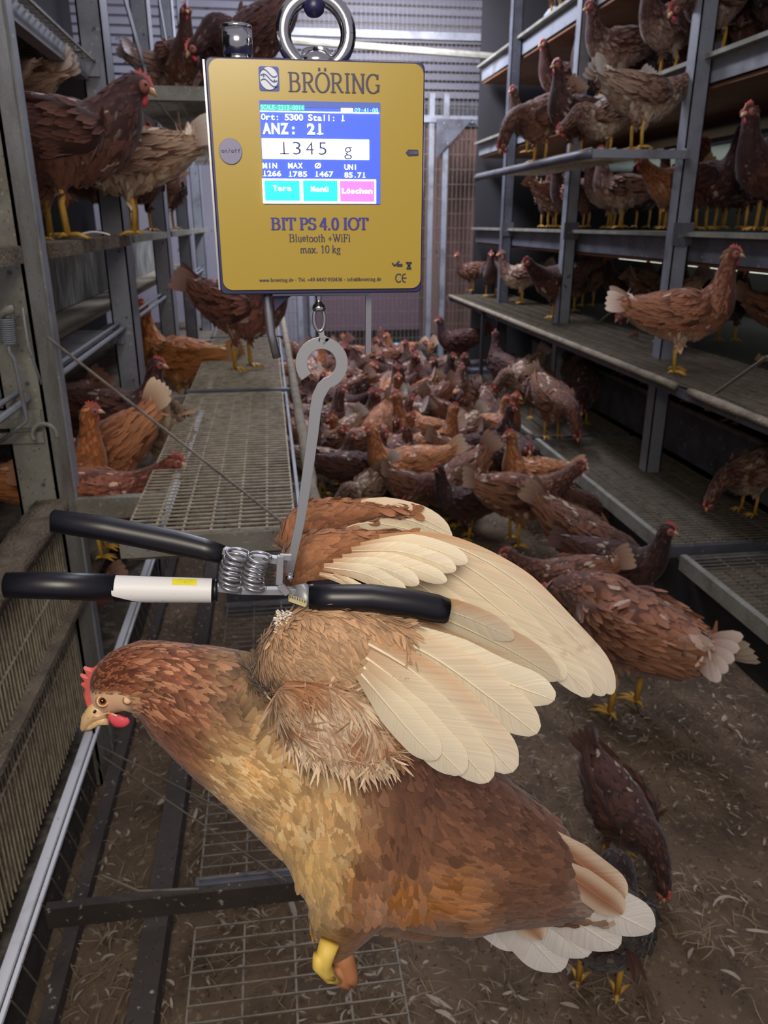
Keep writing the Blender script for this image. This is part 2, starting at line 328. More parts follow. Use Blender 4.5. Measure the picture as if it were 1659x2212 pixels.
thing('rack_floor', MB().rbox((-1.5, .9, -.90), (-.50, 7.8, -.885)), G['crust'], 'crusted inner floor of the left rack under the orange hens', 'floor panel')
thing('rack_floor', MB().rbox((-1.5, .9, -.085), (-.94, 7.8, -.065)), G['crust'], 'inner floor behind the left perch board', 'floor panel')
thing('rack_floor', MB().rbox((-1.5, .4, -1.33), (-.56, 7.8, -1.31)), G['board'], 'soiled boards inside the bottom of the left rack', 'floor panel')
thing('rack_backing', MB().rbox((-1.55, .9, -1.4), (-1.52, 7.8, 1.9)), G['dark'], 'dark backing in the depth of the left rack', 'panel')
grate('ceiling_wire', -1.4, -.55, 1.9, 3.15, .52, .12, .05, 'wire ceiling above the top left hens', None, G['wire_dark'], G['galv'], .003)
thing('tier_plate', MB().rbox((-1.4, .9, .53), (-.62, 7.8, .55)), G['galv_dark'], 'dark sheet over the wire ceiling of the left rack', 'plate')
thing('tier_beam', MB().rbox((-.62, 2.05, .46), (-.58, 3.15, .51)), G['galv'], 'steel beam at the upper left between two posts', 'beam')
for y0, y1, lb in ((1.2, 1.84, 'pale ribbed cross plate on the near left post'),):
    b = MB().rbox((-1.2, 1.84, -.44), (-.53, 1.848, -.40)).rbox((-1.2, 1.835, -.475), (-.53, 1.845, -.45)); thing('ribbed_plate', b, G['galv_dirty'], lb, 'plate')
# latch spring and rods at the left edge
lt = empty('latch_spring', aty(12, 700, 1.70), 'small steel tension spring with bent rods at the left picture edge', 'spring')
a = aty(10, 672, 1.75); c = aty(18, 742, 1.75); ax = c-a; pts = []
for i in range(130):
    t = i/129; p = a+ax*(.2+.8*t); th = t*2*math.pi*12; pts.append(p+Vector((math.cos(th)*.014, math.sin(th)*.014, 0)))
MB().tube(pts, .0018, 5).build('coil', G['galv'], lt, True)
MB().tube([aty(x, y, 1.75) for x, y in ((18, 742), (20, 760), (30, 775), (42, 830), (58, 905), (55, 912), (0, 955))], .0045, 7).build('rod', G['galv'], lt, True)
MB().tube([aty(x, y, 1.79) for x, y in ((48, 665), (60, 745), (90, 830))], .0028, 6).build('rod', G['galv'], lt, True)
MB().tube([aty(x, y, 1.75) for x, y in ((-5, 688), (8, 672), (28, 668))], .009, 8).build('pin', G['galv_dirty'], lt, True)
rg = MB(); cpt = aty(96, 940, 1.80)
pts = [cpt+Vector((math.cos(t)*.026, 0, math.sin(t)*.026)) for t in np.linspace(-.3, 3.6, 24)]
thing('ring_clip', rg.tube(pts, .005, 8), G['galv_dirty'], 'dirty steel ring clip on the near left post', 'clip', smooth=True)
# crusted front panel with plank, near left
fp = empty('crusted_panel', W3(-.53, 1.2, -.62), 'manure-crusted mesh side panel topped by a plank at the left edge', 'panel')
b = MB(); 
for i in range(40):
    for j in range(3):
        pass
n = 60; vs = []; fs = []
for i in range(n+1):
    y = .55+1.30*i/n
    for j, (xx, zz) in enumerate(((-.575, -.66), (-.575, -.62), (-.50, -.615), (-.50, -.655))):
        vs.append(W3(xx+.006*noise.noise(Vector((y*30, j, 0))), y, zz+.008*noise.noise(Vector((y*25, j, 5)))))
for i in range(n):
    for j in range(4): fs.append((i*4+j, i*4+(j+1) % 4, i*4+4+(j+1) % 4, i*4+4+j))
fs += [(0, 1, 2, 3), (n*4+3, n*4+2, n*4+1, n*4)]
b.add(vs, fs); b.build('plank', G['crust'], fp, True)
b = MB(); n = 130; m = 50; vs = []; fs = []
for i in range(n+1):
    y = .55+1.29*i/n
    for j in range(m+1):
        z = -.65-.53*j/m
        k = noise.noise(Vector((y*45, z*7, 0)))*.006+noise.noise(Vector((y*90, z*80, 2)))*.004
        vs.append(W3(-.535+k, y, z))
for i in range(n):
    for j in range(m): a = i*(m+1)+j; fs.append((a, a+m+1, a+m+2, a+1))
b.add(vs, fs); o = b.build('crust_sheet', G['crust_streak'], fp, True)
b = MB()
for i in range(72):
    y = .56+i*.0178; pts = []
    for j in range(9):
        z = -.65-.53*j/8; pts.append(W3(-.527+.002*noise.noise(Vector((y*50, z*9, 1))), y, z))
    b.tube(pts, .0022, 5)
for z in (-.8, -.98): b.bar(W3(-.528, .55, z), W3(-.528, 1.84, z), .004, .004)
b.build('wire_mesh', G['wire'], fp)
# low rail along the floor
lr = empty('low_side_rail', W3(-.53, 1.5, -1.45), 'bright aluminium rail over a low dark side wall with slanting mesh', 'rail')
MB().rbox((-.545, .4, -1.285), (-.525, 7.8, -1.275)).build('rail_cap', G['alu'], lr)
MB().rbox((-.522, .4, -1.291), (-.514, 7.8, -1.283)).build('rail_lip', G['alu'], lr)
MB().rbox((-.545, .4, -1.445), (-.535, 7.8, -1.285)).build('side_wall', G['grime'], lr)
b = MB()
for i in range(60):
    y = .45+i*.07; b.tube([W3(-.515, y, -1.285), W3(-.50, y+.05, -1.44)], .0016, 5)
b.build('slanting_mesh', G['wire_dark'], lr)
MB().rbox((-.50, .4, -1.45), (-.47, 7.8, -1.415)).build('bottom_rail', G['grime'], lr)
rail(-.47, -.64, 1.0, 1.0001+.0, .01, .01, 'galv', 'x') if False else None
thing('foot_plate', MB().rbox((-.53, 1.98, -.72), (-.30, 2.01, -.665)), G['galv_dirty'], 'short steel arm from the near post to the raised walkway', 'arm')
# ------------------------------------------------------------------ right rack
XR = 1.9
def rpost(y, label, z1=2.3, w=.075):
    t = empty('rack_post', W3(XR, y, -1.2), label, 'post', 'steel posts of the right rack')
    b = MB().rbox((XR-w/2, y, -1.2), (XR+w/2, y+.006, z1)).rbox((XR-w/2, y, -1.2), (XR-w/2+.006, y+.08, z1)).rbox((XR+w/2-.006, y, -1.2), (XR+w/2, y+.08, z1))
    b.build('channel', G['galv_dark'] if y > 5.5 else G['galv'], t)
    MB().rbox((XR-w/2-.01, y-.008, -.10), (XR+w/2+.01, y, .0)).build('splice_plate', G['galv_dark'], t)
    return t
rpost(3.60, 'nearest right rack post, in front of the pale-tailed hens')
rpost(5.02, 'middle right rack post, left of the near one')
rpost(6.42, 'far right rack post beside the end gate')
rpost(2.2, 'right rack post beyond the picture edge') if False else None
for z0, z1, x, m, lb in ((-.17, -.06, XR, 'galv_dark', 'long dark sheet beam under the middle right tier'), (.57, .66, XR, 'galv', 'long grey sheet beam under the upper right tier'), (1.17, 1.27, XR, 'galv', 'topmost sheet beam of the right rack')):
    t = empty('tier_beam', W3(x, 2.0, z1), lb, 'beam', 'tier beams of the right rack')
    MB().rbox((x+.045, 1.6, z0), (x+.055, 7.6, z1)).build('sheet', G[m], t)
    MB().rbox((x-.0, 1.6, z1), (x+.06, 7.6, z1+.018)).build('perch_edge', G['galv_dirty'], t)
    MB().rbox((x+.06, 1.6, z1-.02), (3.1, 7.6, z1)).build('tier_floor', G['galv_dark'], t)
    MB().rbox((x+.06, 1.6, z0-.02), (3.1, 7.6, z0-.005)).build('belt', G['orange'], t)
thing('rack_backing', MB().rbox((1.97, 7.75, -1.3), (3.6, 7.78, 2.4)), G['dark'], 'dark sheet added to darken the far end of the right rack', 'panel')  # added dark sheet, keeps the pale end wall from showing between the tiers
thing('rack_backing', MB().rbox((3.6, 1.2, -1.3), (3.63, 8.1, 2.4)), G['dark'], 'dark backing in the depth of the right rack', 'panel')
# shelf
sh = empty('perch_shelf', W3(1.9, 4.5, -.62), 'long crusted perch shelf with a tube edge, below the pale-tailed hen on the right', 'shelf')
b = MB(); n = 90; vs = []; fs = []; m = 12
for i in range(n+1):
    y = 1.7+5.6*i/n
    for j in range(m+1):
        x = 1.66+.56*j/m; vs.append(W3(x, y, -.63+.006*noise.noise(Vector((x*30, y*30, 0)))))
for i in range(n):
    for j in range(m): a = i*(m+1)+j; fs.append((a, a+1, a+m+2, a+m+1))
b.add(vs, fs); b.build('shelf_surface', G['crust'], sh)
g = MB()
for i in range(6): x = 1.68+.1*i; g.bar(W3(x, 1.7, -.622), W3(x, 7.3, -.622), .004, .004)
for i in range(182): y = 1.7+i*.0307; g.bar(W3(1.66, y, -.621), W3(2.2, y, -.621), .003, .003)
g.build('wire_mesh', G['wire_dark'], sh)
for y0, y1 in ((3.02, 7.3), (1.6, 2.90)):
    pts = []; rr = []; n = int((y1-y0)/.05)
    for i in range(n+1):
        pts.append(W3(1.645, y0+(y1-y0)*i/n, -.635)); rr.append(.017+.003*noise.noise(Vector((i*.8, y0, 0))))
    MB().tube(pts, rr, 10).build('edge_tube', G['tube'], sh, True)
MB().rbox((1.66, 1.7, -.68), (1.68, 7.3, -.64)).build('edge_beam', G['galv_dark'], sh)
MB().rbox((1.62, 7.28, -.68), (2.2, 7.32, -.635)).build('end_bar', G['galv_dark'], sh)
MB().rbox((1.64, 6.1, -1.2), (1.665, 6.14, -.66)).build('leg', G['dark'], sh)
# inner low tier
t = empty('inner_tier', W3(2.15, 4, -1.2), 'low inner tier wall with a crusted perch rail under the right shelf', 'rail')
MB().rbox((2.16, 1.4, -1.19), (2.17, 6.4, -.94)).build('plate', G['galv_dark'], t)
pts = []; rr = []
for i in range(100): pts.append(W3(2.15, 1.4+i*.05, -.925)); rr.append(.014+.003*noise.noise(Vector((i*.8, 7, 0))))
MB().tube(pts, rr, 8).build('perch', G['tube'], t, True)
MB().rbox((2.17, 1.4, -.96), (3.3, 6.4, -.94)).build('tier_floor', G['dark'], t)
# ledge grates
for k, (y0, y1, lb) in enumerate([(1.2, 2.56, 'nearest low grate ledge at the right picture edge'), (2.68, 4.3, 'second low grate ledge beside the litter'), (4.4, 6.4, 'far low grate ledge where several hens stand')]):
    t = grate('ledge_grate', 1.53, 2.12, y0, y1, -1.2, .12, .028, lb, 'low grate ledges of the right rack', G['wire_dark'], G['galv_dark'])
    MB().rbox((1.505, y0, -1.25), (1.53, y1, -1.19)).build('edge_beam', G['galv_dirty'], t)
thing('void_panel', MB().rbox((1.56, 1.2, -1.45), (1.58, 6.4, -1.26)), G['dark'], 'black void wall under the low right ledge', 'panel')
thing('ledge_pan', MB().rbox((1.56, 1.2, -1.26), (2.14, 6.4, -1.245)), G['crust'], 'crusted tray below the low right grates', 'tray')
# platform upper right
t = empty('perch_platform', W3(1.7, 3.6, .30), 'small upper perch platform jutting from the right rack with three hens', 'platform')
b = MB()
for i in range(9): x = 1.42+.055*i; b.bar(W3(x, 3.58, .305), W3(x, 5.6, .305), .005, .005)
for i in range(40): y = 3.6+i*.05; b.bar(W3(1.42, y, .30), W3(1.87, y, .30), .004, .004)
b.build('wire_mesh', G['wire'], t)
MB().rbox((1.42, 3.56, .265), (1.87, 3.59, .30)).build('front_bar', G['galv'], t)
MB().tube([W3(1.42, 3.57, .28), W3(1.40, 3.7, .28), W3(1.40, 5.5, .28), W3(1.43, 5.6, .28)], .02, 8).build('edge_tube', G['galv_dark'], t, True)
for a, c in (((1.9, 3.62, -.1), (1.5, 3.62, .27)), ((1.9, 5.06, -.1), (1.5, 5.06, .27))):
    pass
for p, q, lb in ((atz(1290, 700, -.625), aty(1378, 625, 4.4), 'thin strut behind the shelf hens'), (atz(1545, 850, -.62), aty(1659, 770, 2.3), 'thin strut at the right edge above the shelf'), ):
    thing('thin_strut', MB().tube([p, q], .006, 6), G['wire_dark'], lb, 'strut')
# glowing tubes deep in the rack
for x, y0, y1, z, lb in ((3.3, 2.2, 7.4, -.30, 'glowing tube lamp behind the shelf hens on the right'), (3.3, 2.4, 7.0, .33, 'glowing tube lamp behind the upper right tier')):
    t = empty('tube_lamp', W3(x, y0, z), lb, 'lamp', 'tube lamps in the right rack')
    MB().tube([W3(x, y0, z), W3(x, y1, z)], .022, 8).build('tube', G['glow'], t, True)
    MB().rbox((x-.02, y0, z+.025), (x+.05, y1, z+.05)).build('housing', G['galv'], t)
thing('glowing_sheet', MB().rbox((2.6, 4.3, .15), (3.2, 6.6, .16)), G['glow2'], 'sheet given its own glow as a lit gap under the upper platform hens', 'sheet')  # no lamp: the brightness is put into the sheet's own emission
thing('egg_belt_grid', MB().rbox((2.5, 2.0, .40), (3.1, 6.8, .42)), G['galv'], 'grey slatted sheet over the lit gap at upper right', 'sheet')
# hanging bell drinker upper right
bd = empty('bell_drinker', aty(1196, 60, 7.0), 'small pale bell drinker hanging at the top right', 'drinker')
b = MB(); c0 = aty(1196, 45, 7.0); R = [.01, .05, .08, .09, .09, .0]; Z = [.1, .08, .04, 0, -.08, -.08]
vs = []; fs = []
for i in range(6):
    for k in range(16): a = k*math.pi/8; vs.append(c0+Vector((R[i]*math.cos(a), R[i]*math.sin(a), Z[i])))
for i in range(5):
    for k in range(16): fs.append((i*16+k, i*16+(k+1) % 16, i*16+16+(k+1) % 16, i*16+16+k))
b.add(vs, fs).build('bell', G['logow'], bd, True); MB().tube([c0+Vector((0, 0, .1)), c0+Vector((0, 0, .5))], .004).build('cord', G['wire_dark'], bd)
# ------------------------------------------------------------------ the weighing scale
YB = .58
sc = empty('weighing_scale', aty(687, 375, YB), 'yellow fronted digital hanging scale with a lit blue screen', 'scale')
PXB = .000297
def PL(x, y, off=0): p = aty(x, y, YB); return Vector((p.x, YB-off, p.z))
TL, BR = PL(450, 120), PL(907, 627)
X0, X1, Z0, Z1 = -.0318+0, .1087, -.0446+CH, .0986+CH
def rrect(x0, x1, z0, z1, r, y, n=6):
    pts = []
    for cx, cz, a0 in ((x1-r, z1-r, 0), (x0+r, z1-r, 90), (x0+r, z0+r, 180), (x1-r, z0+r, 270)):
        for k in range(n+1): a = math.radians(a0+90*k/n); pts.append(Vector((cx+r*math.cos(a), y, cz+r*math.sin(a))))
    return pts
# casing: navy box a bit wider than the front film
MB().plate(rrect(X0-.0022, X1+.0012, Z0-.0032, Z1+.0014, .004, YB+.002), (0, 1, 0), .045).build('casing', G['navy'], sc, bevel=.0008)
MB().plate(rrect(X0, X1, Z0, Z1, .0065, YB), (0, 1, 0), .003).build('front_panel', G['yellow'], sc)
MB().bar((X0-.003, YB+.004, Z0-.0), (X0-.003, YB+.004, Z1), .0012, .0012).build('edge_trim', G['steel'], sc)
def rect(x0, y0, x1, y1, off, m, name, par=sc, r=.0004, th=.0004):
    a = PL(x0, y0); c = PL(x1, y1)
    return MB().plate(rrect(min(a.x, c.x), max(a.x, c.x), min(a.z, c.z), max(a.z, c.z), r, YB-off), (0, 1, 0), th).build(name, G[m], par)
# stroke lettering -------------------------------------------------
def A(cx, cy, rx, ry, a0, a1, n=14): return [(cx+rx*math.cos(math.radians(a0+(a1-a0)*k/n)), cy+ry*math.sin(math.radians(a0+(a1-a0)*k/n))) for k in range(n+1)]
def stem(x, y0=0, y1=1, s=.13, b=True, t=True, l=True):
    o = [[(x, y0), (x, y1)]]
    if b: o.append([(x-s, y0+.02), (x+s, y0+.02)])
    if t: o.append([(x-s, y1-.02), (x+(s if l else .05), y1-.02)])
    return o
GL = {
 'B': (.72, stem(.17, l=False)+[[(.17, .98), (.38, .98)]+A(.38, .76, .19, .22, 90, -90)+[(.17, .54)], [(.17, .54), (.40, .54)]+A(.40, .28, .22, .26, 90, -90)+[(.17, .02)]]),
 'R': (.74, stem(.17)+[[(.17, .98), (.38, .98)]+A(.38, .74, .20, .24, 90, -90)+[(.17, .5)], [(.36, .5), (.62, .04), (.72, .02)]]),
 'O': (.80, [A(.4, .5, .34, .5, 90, 450, 30)]), 'Ö': (.80, [A(.4, .5, .34, .5, 90, 450, 30), [(.24, 1.12), (.24, 1.24)], [(.56, 1.12), (.56, 1.24)]]),
 'I': (.40, stem(.20)), 'N': (.78, [[(.14, 0), (.14, .98)], [(.02, .98), (.2, .98)], [(.05, .02), (.25, .02)], [(.14, .98), (.62, .02)], [(.64, 0), (.64, .98)], [(.53, .98), (.75, .98)]]),
 'G': (.78, [A(.42, .5, .34, .49, 50, 330, 26)+[(.70, .25)], [(.70, .1), (.70, .42)], [(.56, .43), (.78, .43)], [(.65, .75), (.66, .96)]]),
 'T': (.66, stem(.33, t=False)+[[(.03, .98), (.63, .98)], [(.04, .78), (.04, .98)], [(.62, .78), (.62, .98)]]),
 'P': (.64, stem(.17)+[[(.17, .98), (.36, .98)]+A(.36, .73, .20, .25, 90, -90)+[(.17, .48)]]),
 'S': (.56, [A(.28, .75, .2, .23, 20, 270, 16)+A(.28, .27, .22, .25, 90, -160, 16), [(.48, .78), (.48, .95)], [(.06, .05), (.06, .25)]]),
 '4': (.56, [[(.38, 0), (.38, .98)], [(.36, .98), (.04, .28), (.54, .28)]]), '.': (.28, [[(.12, 0), (.12, .1)]]), '0': (.56, [A(.28, .49, .2, .49, 90, 450, 24)]),
 '1': (.52, [[(.28, 0), (.28, .97)], [(.14, .82), (.28, .96)], [(.16, .02), (.40, .02)]]), '+': (.6, [[(.3, .15), (.3, .65)], [(.06, .4), (.54, .4)]]),
 'l': (.30, stem(.15, s=.1)[:2]+[[(.06, .96), (.15, .98)]]), 'u': (.54, [[(.14, .62), (.14, .2)]+A(.27, .18, .13, .16, 180, 300)+[(.42, .12)], [(.42, .0), (.42, .62)], [(.04, .62), (.14, .62)], [(.34, .62), (.42, .62)], [(.42, .02), (.5, .02)]]),
 'e': (.48, [[(.08, .36), (.40, .36)]+A(.25, .36, .16, .28, 0, 320, 20)]), 't': (.34, [[(.15, .85), (.15, .12)]+A(.22, .1, .07, .09, 180, 300), [(.03, .62), (.3, .62)]]),
 'o': (.54, [A(.27, .31, .2, .31, 90, 450, 22)]), 'h': (.56, stem(.13, s=.09)[:2]+[A(.27, .44, .14, .19, 160, 0)+[(.42, .02)], [(.34, .02), (.5, .02)], [(.05, .97), (.13, .97)]]),
 'W': (.98, [[(.1, .98), (.32, .02)], [(.32, .02), (.5, .9)], [(.44, .98), (.68, .02)], [(.68, .02), (.9, .98)], [(.0, .98), (.2, .98)], [(.36, .98), (.56, .98)], [(.8, .98), (.98, .98)]]),
 'i': (.28, [[(.14, 0), (.14, .62)], [(.04, .02), (.24, .02)], [(.06, .61), (.14, .61)], [(.14, .82), (.14, .92)]]), 'F': (.62, stem(.17)+[[(.17, .98), (.56, .98)], [(.56, .8), (.56, .98)], [(.17, .52), (.42, .52)], [(.42, .42), (.42, .62)]]),
 'm': (.84, [[(.13, 0), (.13, .6)], A(.27, .42, .14, .19, 160, 0)+[(.41, .02)], A(.56, .42, .14, .19, 160, 0)+[(.70, .02)], [(.04, .02), (.22, .02)], [(.33, .02), (.5, .02)], [(.62, .02), (.8, .02)]]),
 'a': (.48, [A(.24, .46, .13, .15, 150, 0)+[(.37, .1), (.44, .03)], A(.22, .18, .15, .17, 80, 320)]), 'x': (.52, [[(.08, .6), (.44, .02)], [(.44, .6), (.08, .02)], [(.0, .6), (.18, .6)], [(.34, .6), (.5, .6)], [(.0, .02), (.18, .02)], [(.34, .02), (.52, .02)]]),
 'k': (.54, stem(.13, s=.09)[:2]+[[(.13, .28), (.40, .6)], [(.24, .36), (.46, .02)], [(.3, .6), (.48, .6)], [(.36, .02), (.54, .02)]]), 'g': (.5, [A(.23, .42, .14, .19, 0, 360, 18), A(.23, -.1, .18, .13, 60, 420, 18), [(.32, .6), (.46, .6)]]),
 'w': (.72, [[(.06, .6), (.22, .02)], [(.22, .02), (.36, .58)], [(.36, .58), (.5, .02)], [(.5, .02), (.66, .6)]]), 'b': (.54, [[(.12, 0), (.12, 1)], A(.28, .31, .17, .3, 150, -150, 16)]), 'r': (.38, [[(.12, 0), (.12, .6)], A(.24, .42, .12, .18, 170, 40), [(.04, .02), (.22, .02)]]),
 'n': (.56, [[(.13, 0), (.13, .6)], A(.27, .42, .14, .19, 160, 0)+[(.41, .02)], [(.05, .02), (.22, .02)], [(.34, .02), (.5, .02)]]), 'd': (.54, [[(.42, 0), (.42, 1)], A(.26, .31, .17, .3, 30, 330, 16)]), 'f': (.36, [[(.14, 0), (.14, .85)]+A(.24, .85, .1, .13, 180, 50), [(.02, .62), (.3, .62)]]),
 '•': (.5, [[(.25, .25), (.25, .45)]]), '@': (.9, [A(.45, .4, .4, .45, -60, 280, 22), A(.42, .4, .16, .2, 0, 360, 14)]), ':': (.28, [[(.13, 0), (.13, .1)], [(.13, .5), (.13, .6)]]), '9': (.54, [A(.26, .68, .19, .28, 0, 360, 18), [(.45, .68), (.40, .3), (.12, .02)]]), '2': (.54, [A(.26, .7, .2, .27, 170, -30)+[(.06, .03), (.48, .03)]]), '3': (.54, [A(.24, .74, .18, .22, 150, -90)+A(.24, .26, .22, .26, 90, -150)]), '6': (.54, [A(.27, .3, .19, .29, 0, 360, 18), [(.08, .3), (.16, .7), (.44, .97)]]), ' ': (.26, []),
 'C': (.7, [A(.4, .5, .33, .49, 50, 310, 22)]), 'E': (.6, [A(.36, .5, .3, .49, 80, 280, 20), [(.1, .5), (.5, .5)]]), '8': (.54, [A(.27, .74, .17, .22, 0, 360, 16), A(.27, .26, .2, .26, 0, 360, 16)]), '7': (.5, [[(.05, .97), (.46, .97), (.2, 0)]]), '5': (.52, [[(.44, .97), (.14, .97), (.12, .58)]+A(.24, .3, .2, .3, 100, -150)]),
}
def strokes(text, thick, thin):
    quads = []; x = 0; 
    for ch in text:
        adv, ss = GL.get(ch, GL['x'])
        for s in ss:
            P = [np.array((p[0]+x, p[1])) for p in s]
            for i in range(len(P)-1):
                d = P[i+1]-P[i]; L = np.linalg.norm(d)
                if L < 1e-6: continue
                d = d/L; n = np.array((-d[1], d[0])); w = (thin+(thick-thin)*abs(d[1])**1.5)/2
                a = P[i]-d*thin*.3; b = P[i+1]+d*thin*.3
                quads.append([a-n*w, b-n*w, b+n*w, a+n*w])
        x += adv
    return quads, x
def serif(text, xl, xr, yb, h, m, name, thick=.13, thin=.045, off=.0008):
    q, w = strokes(text, thick, thin); a = PL(xl, yb); c = PL(xr, yb); sx = (c.x-a.x)/w; sz = h*PXB; b = MB(); z0 = (a.z+PL(xr, yb).z)/2
    for k, Q in enumerate(q):
        y = YB-off-k*4e-7; b.add([(a.x+p[0]*sx, y, z0+p[1]*sz) for p in Q], [(0, 1, 2, 3)])
    return b.build(name, G[m], sc)
serif('BRÖRING', 622, 820, 200, 38, 'ink', 'header_lettering', .12, .045)
serif('BIT PS 4.0 IOT', 585, 795, 496, 26, 'ink2', 'model_lettering', .17, .06)
serif('Bluetooth +WiFi', 624, 757, 522, 17, 'ink', 'radio_lettering', .11, .05)
serif('max. 10 kg', 648, 736, 546, 17, 'ink', 'capacity_lettering', .11, .05)
serif('www.broering.de • Tel. +49 4442 910436 • info@broering.de', 560, 823, 607, 8, 'ink', 'address_lettering', .13, .08)
serif('CE', 853, 879, 609, 19, 'ink', 'conformity_mark', .12, .11)
b = MB()
for P in ([(847, 568), (852, 574), (862, 564)], [(857, 574), (869, 574)], [(858, 571), (869, 571)], [(877, 567), (889, 567)], [(878, 567), (887, 579)], [(888, 567), (879, 579)], [(878, 580), (888, 580)]):
    for i in range(len(P)-1): b.bar(PL(*P[i], .0008), PL(*P[i+1], .0008), .0004, .0009)
b.build('recycling_marks', G['ink'], sc)
rect(558, 143, 604, 197, .0006, 'logo', 'logo_tile', r=.0015)
lg = PL(581, 170, .0014); b = MB(); n = 28
b.plate([lg+Vector((math.cos(2*math.pi*k/n)*.0058, 0, math.sin(2*math.pi*k/n)*.0066)) for k in range(n)][::-1], (0, 1, 0), .0004); b.build('logo_disc', G['logow'], sc)
b = MB()
for s in (-.0028, 0, .0028):
    pts = [lg+Vector((u*.0055, -.0003, s-.0022*math.sin(u*2.6)+.0002)) for u in np.linspace(-.95, .95, 14)]
    for i in range(13): b.bar(pts[i], pts[i+1], .0004, .0006)
for p in ((-.0034, .0012), (.0034, -.0012)): b.tube([lg+Vector((p[0], -.0004, p[1])), lg+Vector((p[0], .0, p[1]))], .0006)
b.build('logo_waves', G['logo'], sc)
# screen
rect(560, 217, 821, 441, .0010, 'scr', 'screen', th=.001)
rect(560, 217, 821, 236, .0013, 'scrtop', 'screen_top_bar')
rect(562, 226, 658, 240, .0016, 'sgreen', 'screen_name_field')
rect(562, 240, 818, 246, .0017, 'sw', 'screen_rule')
rect(736, 234, 762, 244, .0018, 'sw', 'battery_symbol')
rect(565, 299, 797, 346, .0016, 'sw', 'weight_field')
rect(566, 386, 812, 440, .0014, 'sw', 'button_row')
rect(571, 390, 648, 434, .0018, 'scyan', 'screen_button'); rect(654, 390, 729, 435, .0018, 'scyan', 'screen_button'); rect(734, 391, 808, 436, .0018, 'spink', 'screen_button')
GC = {}
def glyph(ch, bold):
    k = (ch, bold)
    if k not in GC:
        cu = bpy.data.curves.new('glyph', 'FONT'); cu.body = ch; cu.size = 1; cu.offset = bold; cu.resolution_u = 3
        ob = bpy.data.objects.new('glyph', cu); COL.objects.link(ob); bpy.context.view_layer.update()
        me = bpy.data.meshes.new_from_object(ob.evaluated_get(bpy.context.evaluated_depsgraph_get()))
        v = [tuple(p.co) for p in me.vertices]; f = [tuple(p.vertices) for p in me.polygons]
        COL.objects.unlink(ob); bpy.data.objects.remove(ob); bpy.data.curves.remove(cu); bpy.data.meshes.remove(me)
        GC[k] = (v, f)
    return GC[k]
def mono(text, xl, xr, yb, h, m, name, bold=.02, off=.0022, fw=.9):
    a = PL(xl, yb); c = PL(xr, yb); z0 = (a.z+c.z)/2; cell = (c.x-a.x)/len(text); b = MB(); sz = h*PXB/.70
    for i, ch in enumerate(text):
        if ch == ' ': continue
        v, f = glyph(ch, bold)
        if not v: continue
        x0 = min(p[0] for p in v); x1 = max(p[0] for p in v); w = max(x1-x0, .01)
        sx = min(cell*fw/w, sz*1.35) if ch not in '1I.:lij' else min(sz, cell*.5/w)
        cx = a.x+cell*(i+.5)
        b.add([(cx+(p[0]-(x0+x1)/2)*sx, YB-off, z0+p[1]*sz) for p in v], f)
        if ch == '1' and m != 'slt': b.add([(cx-cell*.33, YB-off, z0), (cx+cell*.38, YB-off, z0), (cx+cell*.38, YB-off, z0+sz*.07), (cx-cell*.33, YB-off, z0+sz*.07)], [(0, 1, 2, 3)])
    return b.build(name, G[m], sc)
mono('SCALE-2213-0014', 563, 656, 238, 9, 'slt', 'scale_number', .008)
mono('09:41:08', 765, 816, 244, 9, 'slt', 'clock_digits', .01)
mono('Ort: 5300 Stall: 1', 564, 745, 261, 12, 'sw', 'site_line')
mono('ANZ: 21', 567, 700, 290, 21, 'sw', 'count_line', .035)
mono(' 1345 g ', 572, 792, 335, 27, 'sink', 'weight_digits', -.005, fw=.62)
mono('MIN', 567, 599, 364, 11, 'sw', 'min_heading'); mono('MAX', 622, 654, 364, 11, 'sw', 'max_heading'); mono('Ø', 679, 694, 364, 11, 'sw', 'mean_heading'); mono('UNI', 743, 772, 367, 11, 'sw', 'uniformity_heading')
mono('1266', 567, 608, 381, 11, 'sw', 'min_value'); mono('1785', 622, 664, 382, 11, 'sw', 'max_value'); mono('1467', 679, 720, 382, 11, 'sw', 'mean_value'); mono('85.71', 743, 790, 384, 11, 'sw', 'uniformity_value')
mono('Tara', 590, 630, 412, 11, 'sw', 'button_caption', .03); mono('Menü', 671, 710, 414, 11, 'sw', 'button_caption', .03); mono('Löschen', 738, 804, 418, 11, 'sw', 'button_caption', .03)
# push button, port, glint
c0 = PL(498, 327, .0012); n = 40
MB().plate([c0+Vector((math.cos(2*math.pi*k/n)*.0076, 0, math.sin(2*math.pi*k/n)*.0080)) for k in range(n)][::-1], (0, 1, 0), .0012).build('power_button', G['button'], sc, bevel=.0003)
mono('on/off', 478, 520, 330, 8, 'ink', 'button_print', .0, .0016)
q = [PL(876, 330), PL(882, 323), PL(903, 324), PL(904, 336), PL(882, 337)]
MB().plate([p+Vector((0, -.0007, 0)) for p in q][::-1], (0, 1, 0), .0005).build('port_mark', G['ink'], sc)
mono('USB', 884, 902, 333, 6, 'button', 'port_print', .0, .0011)
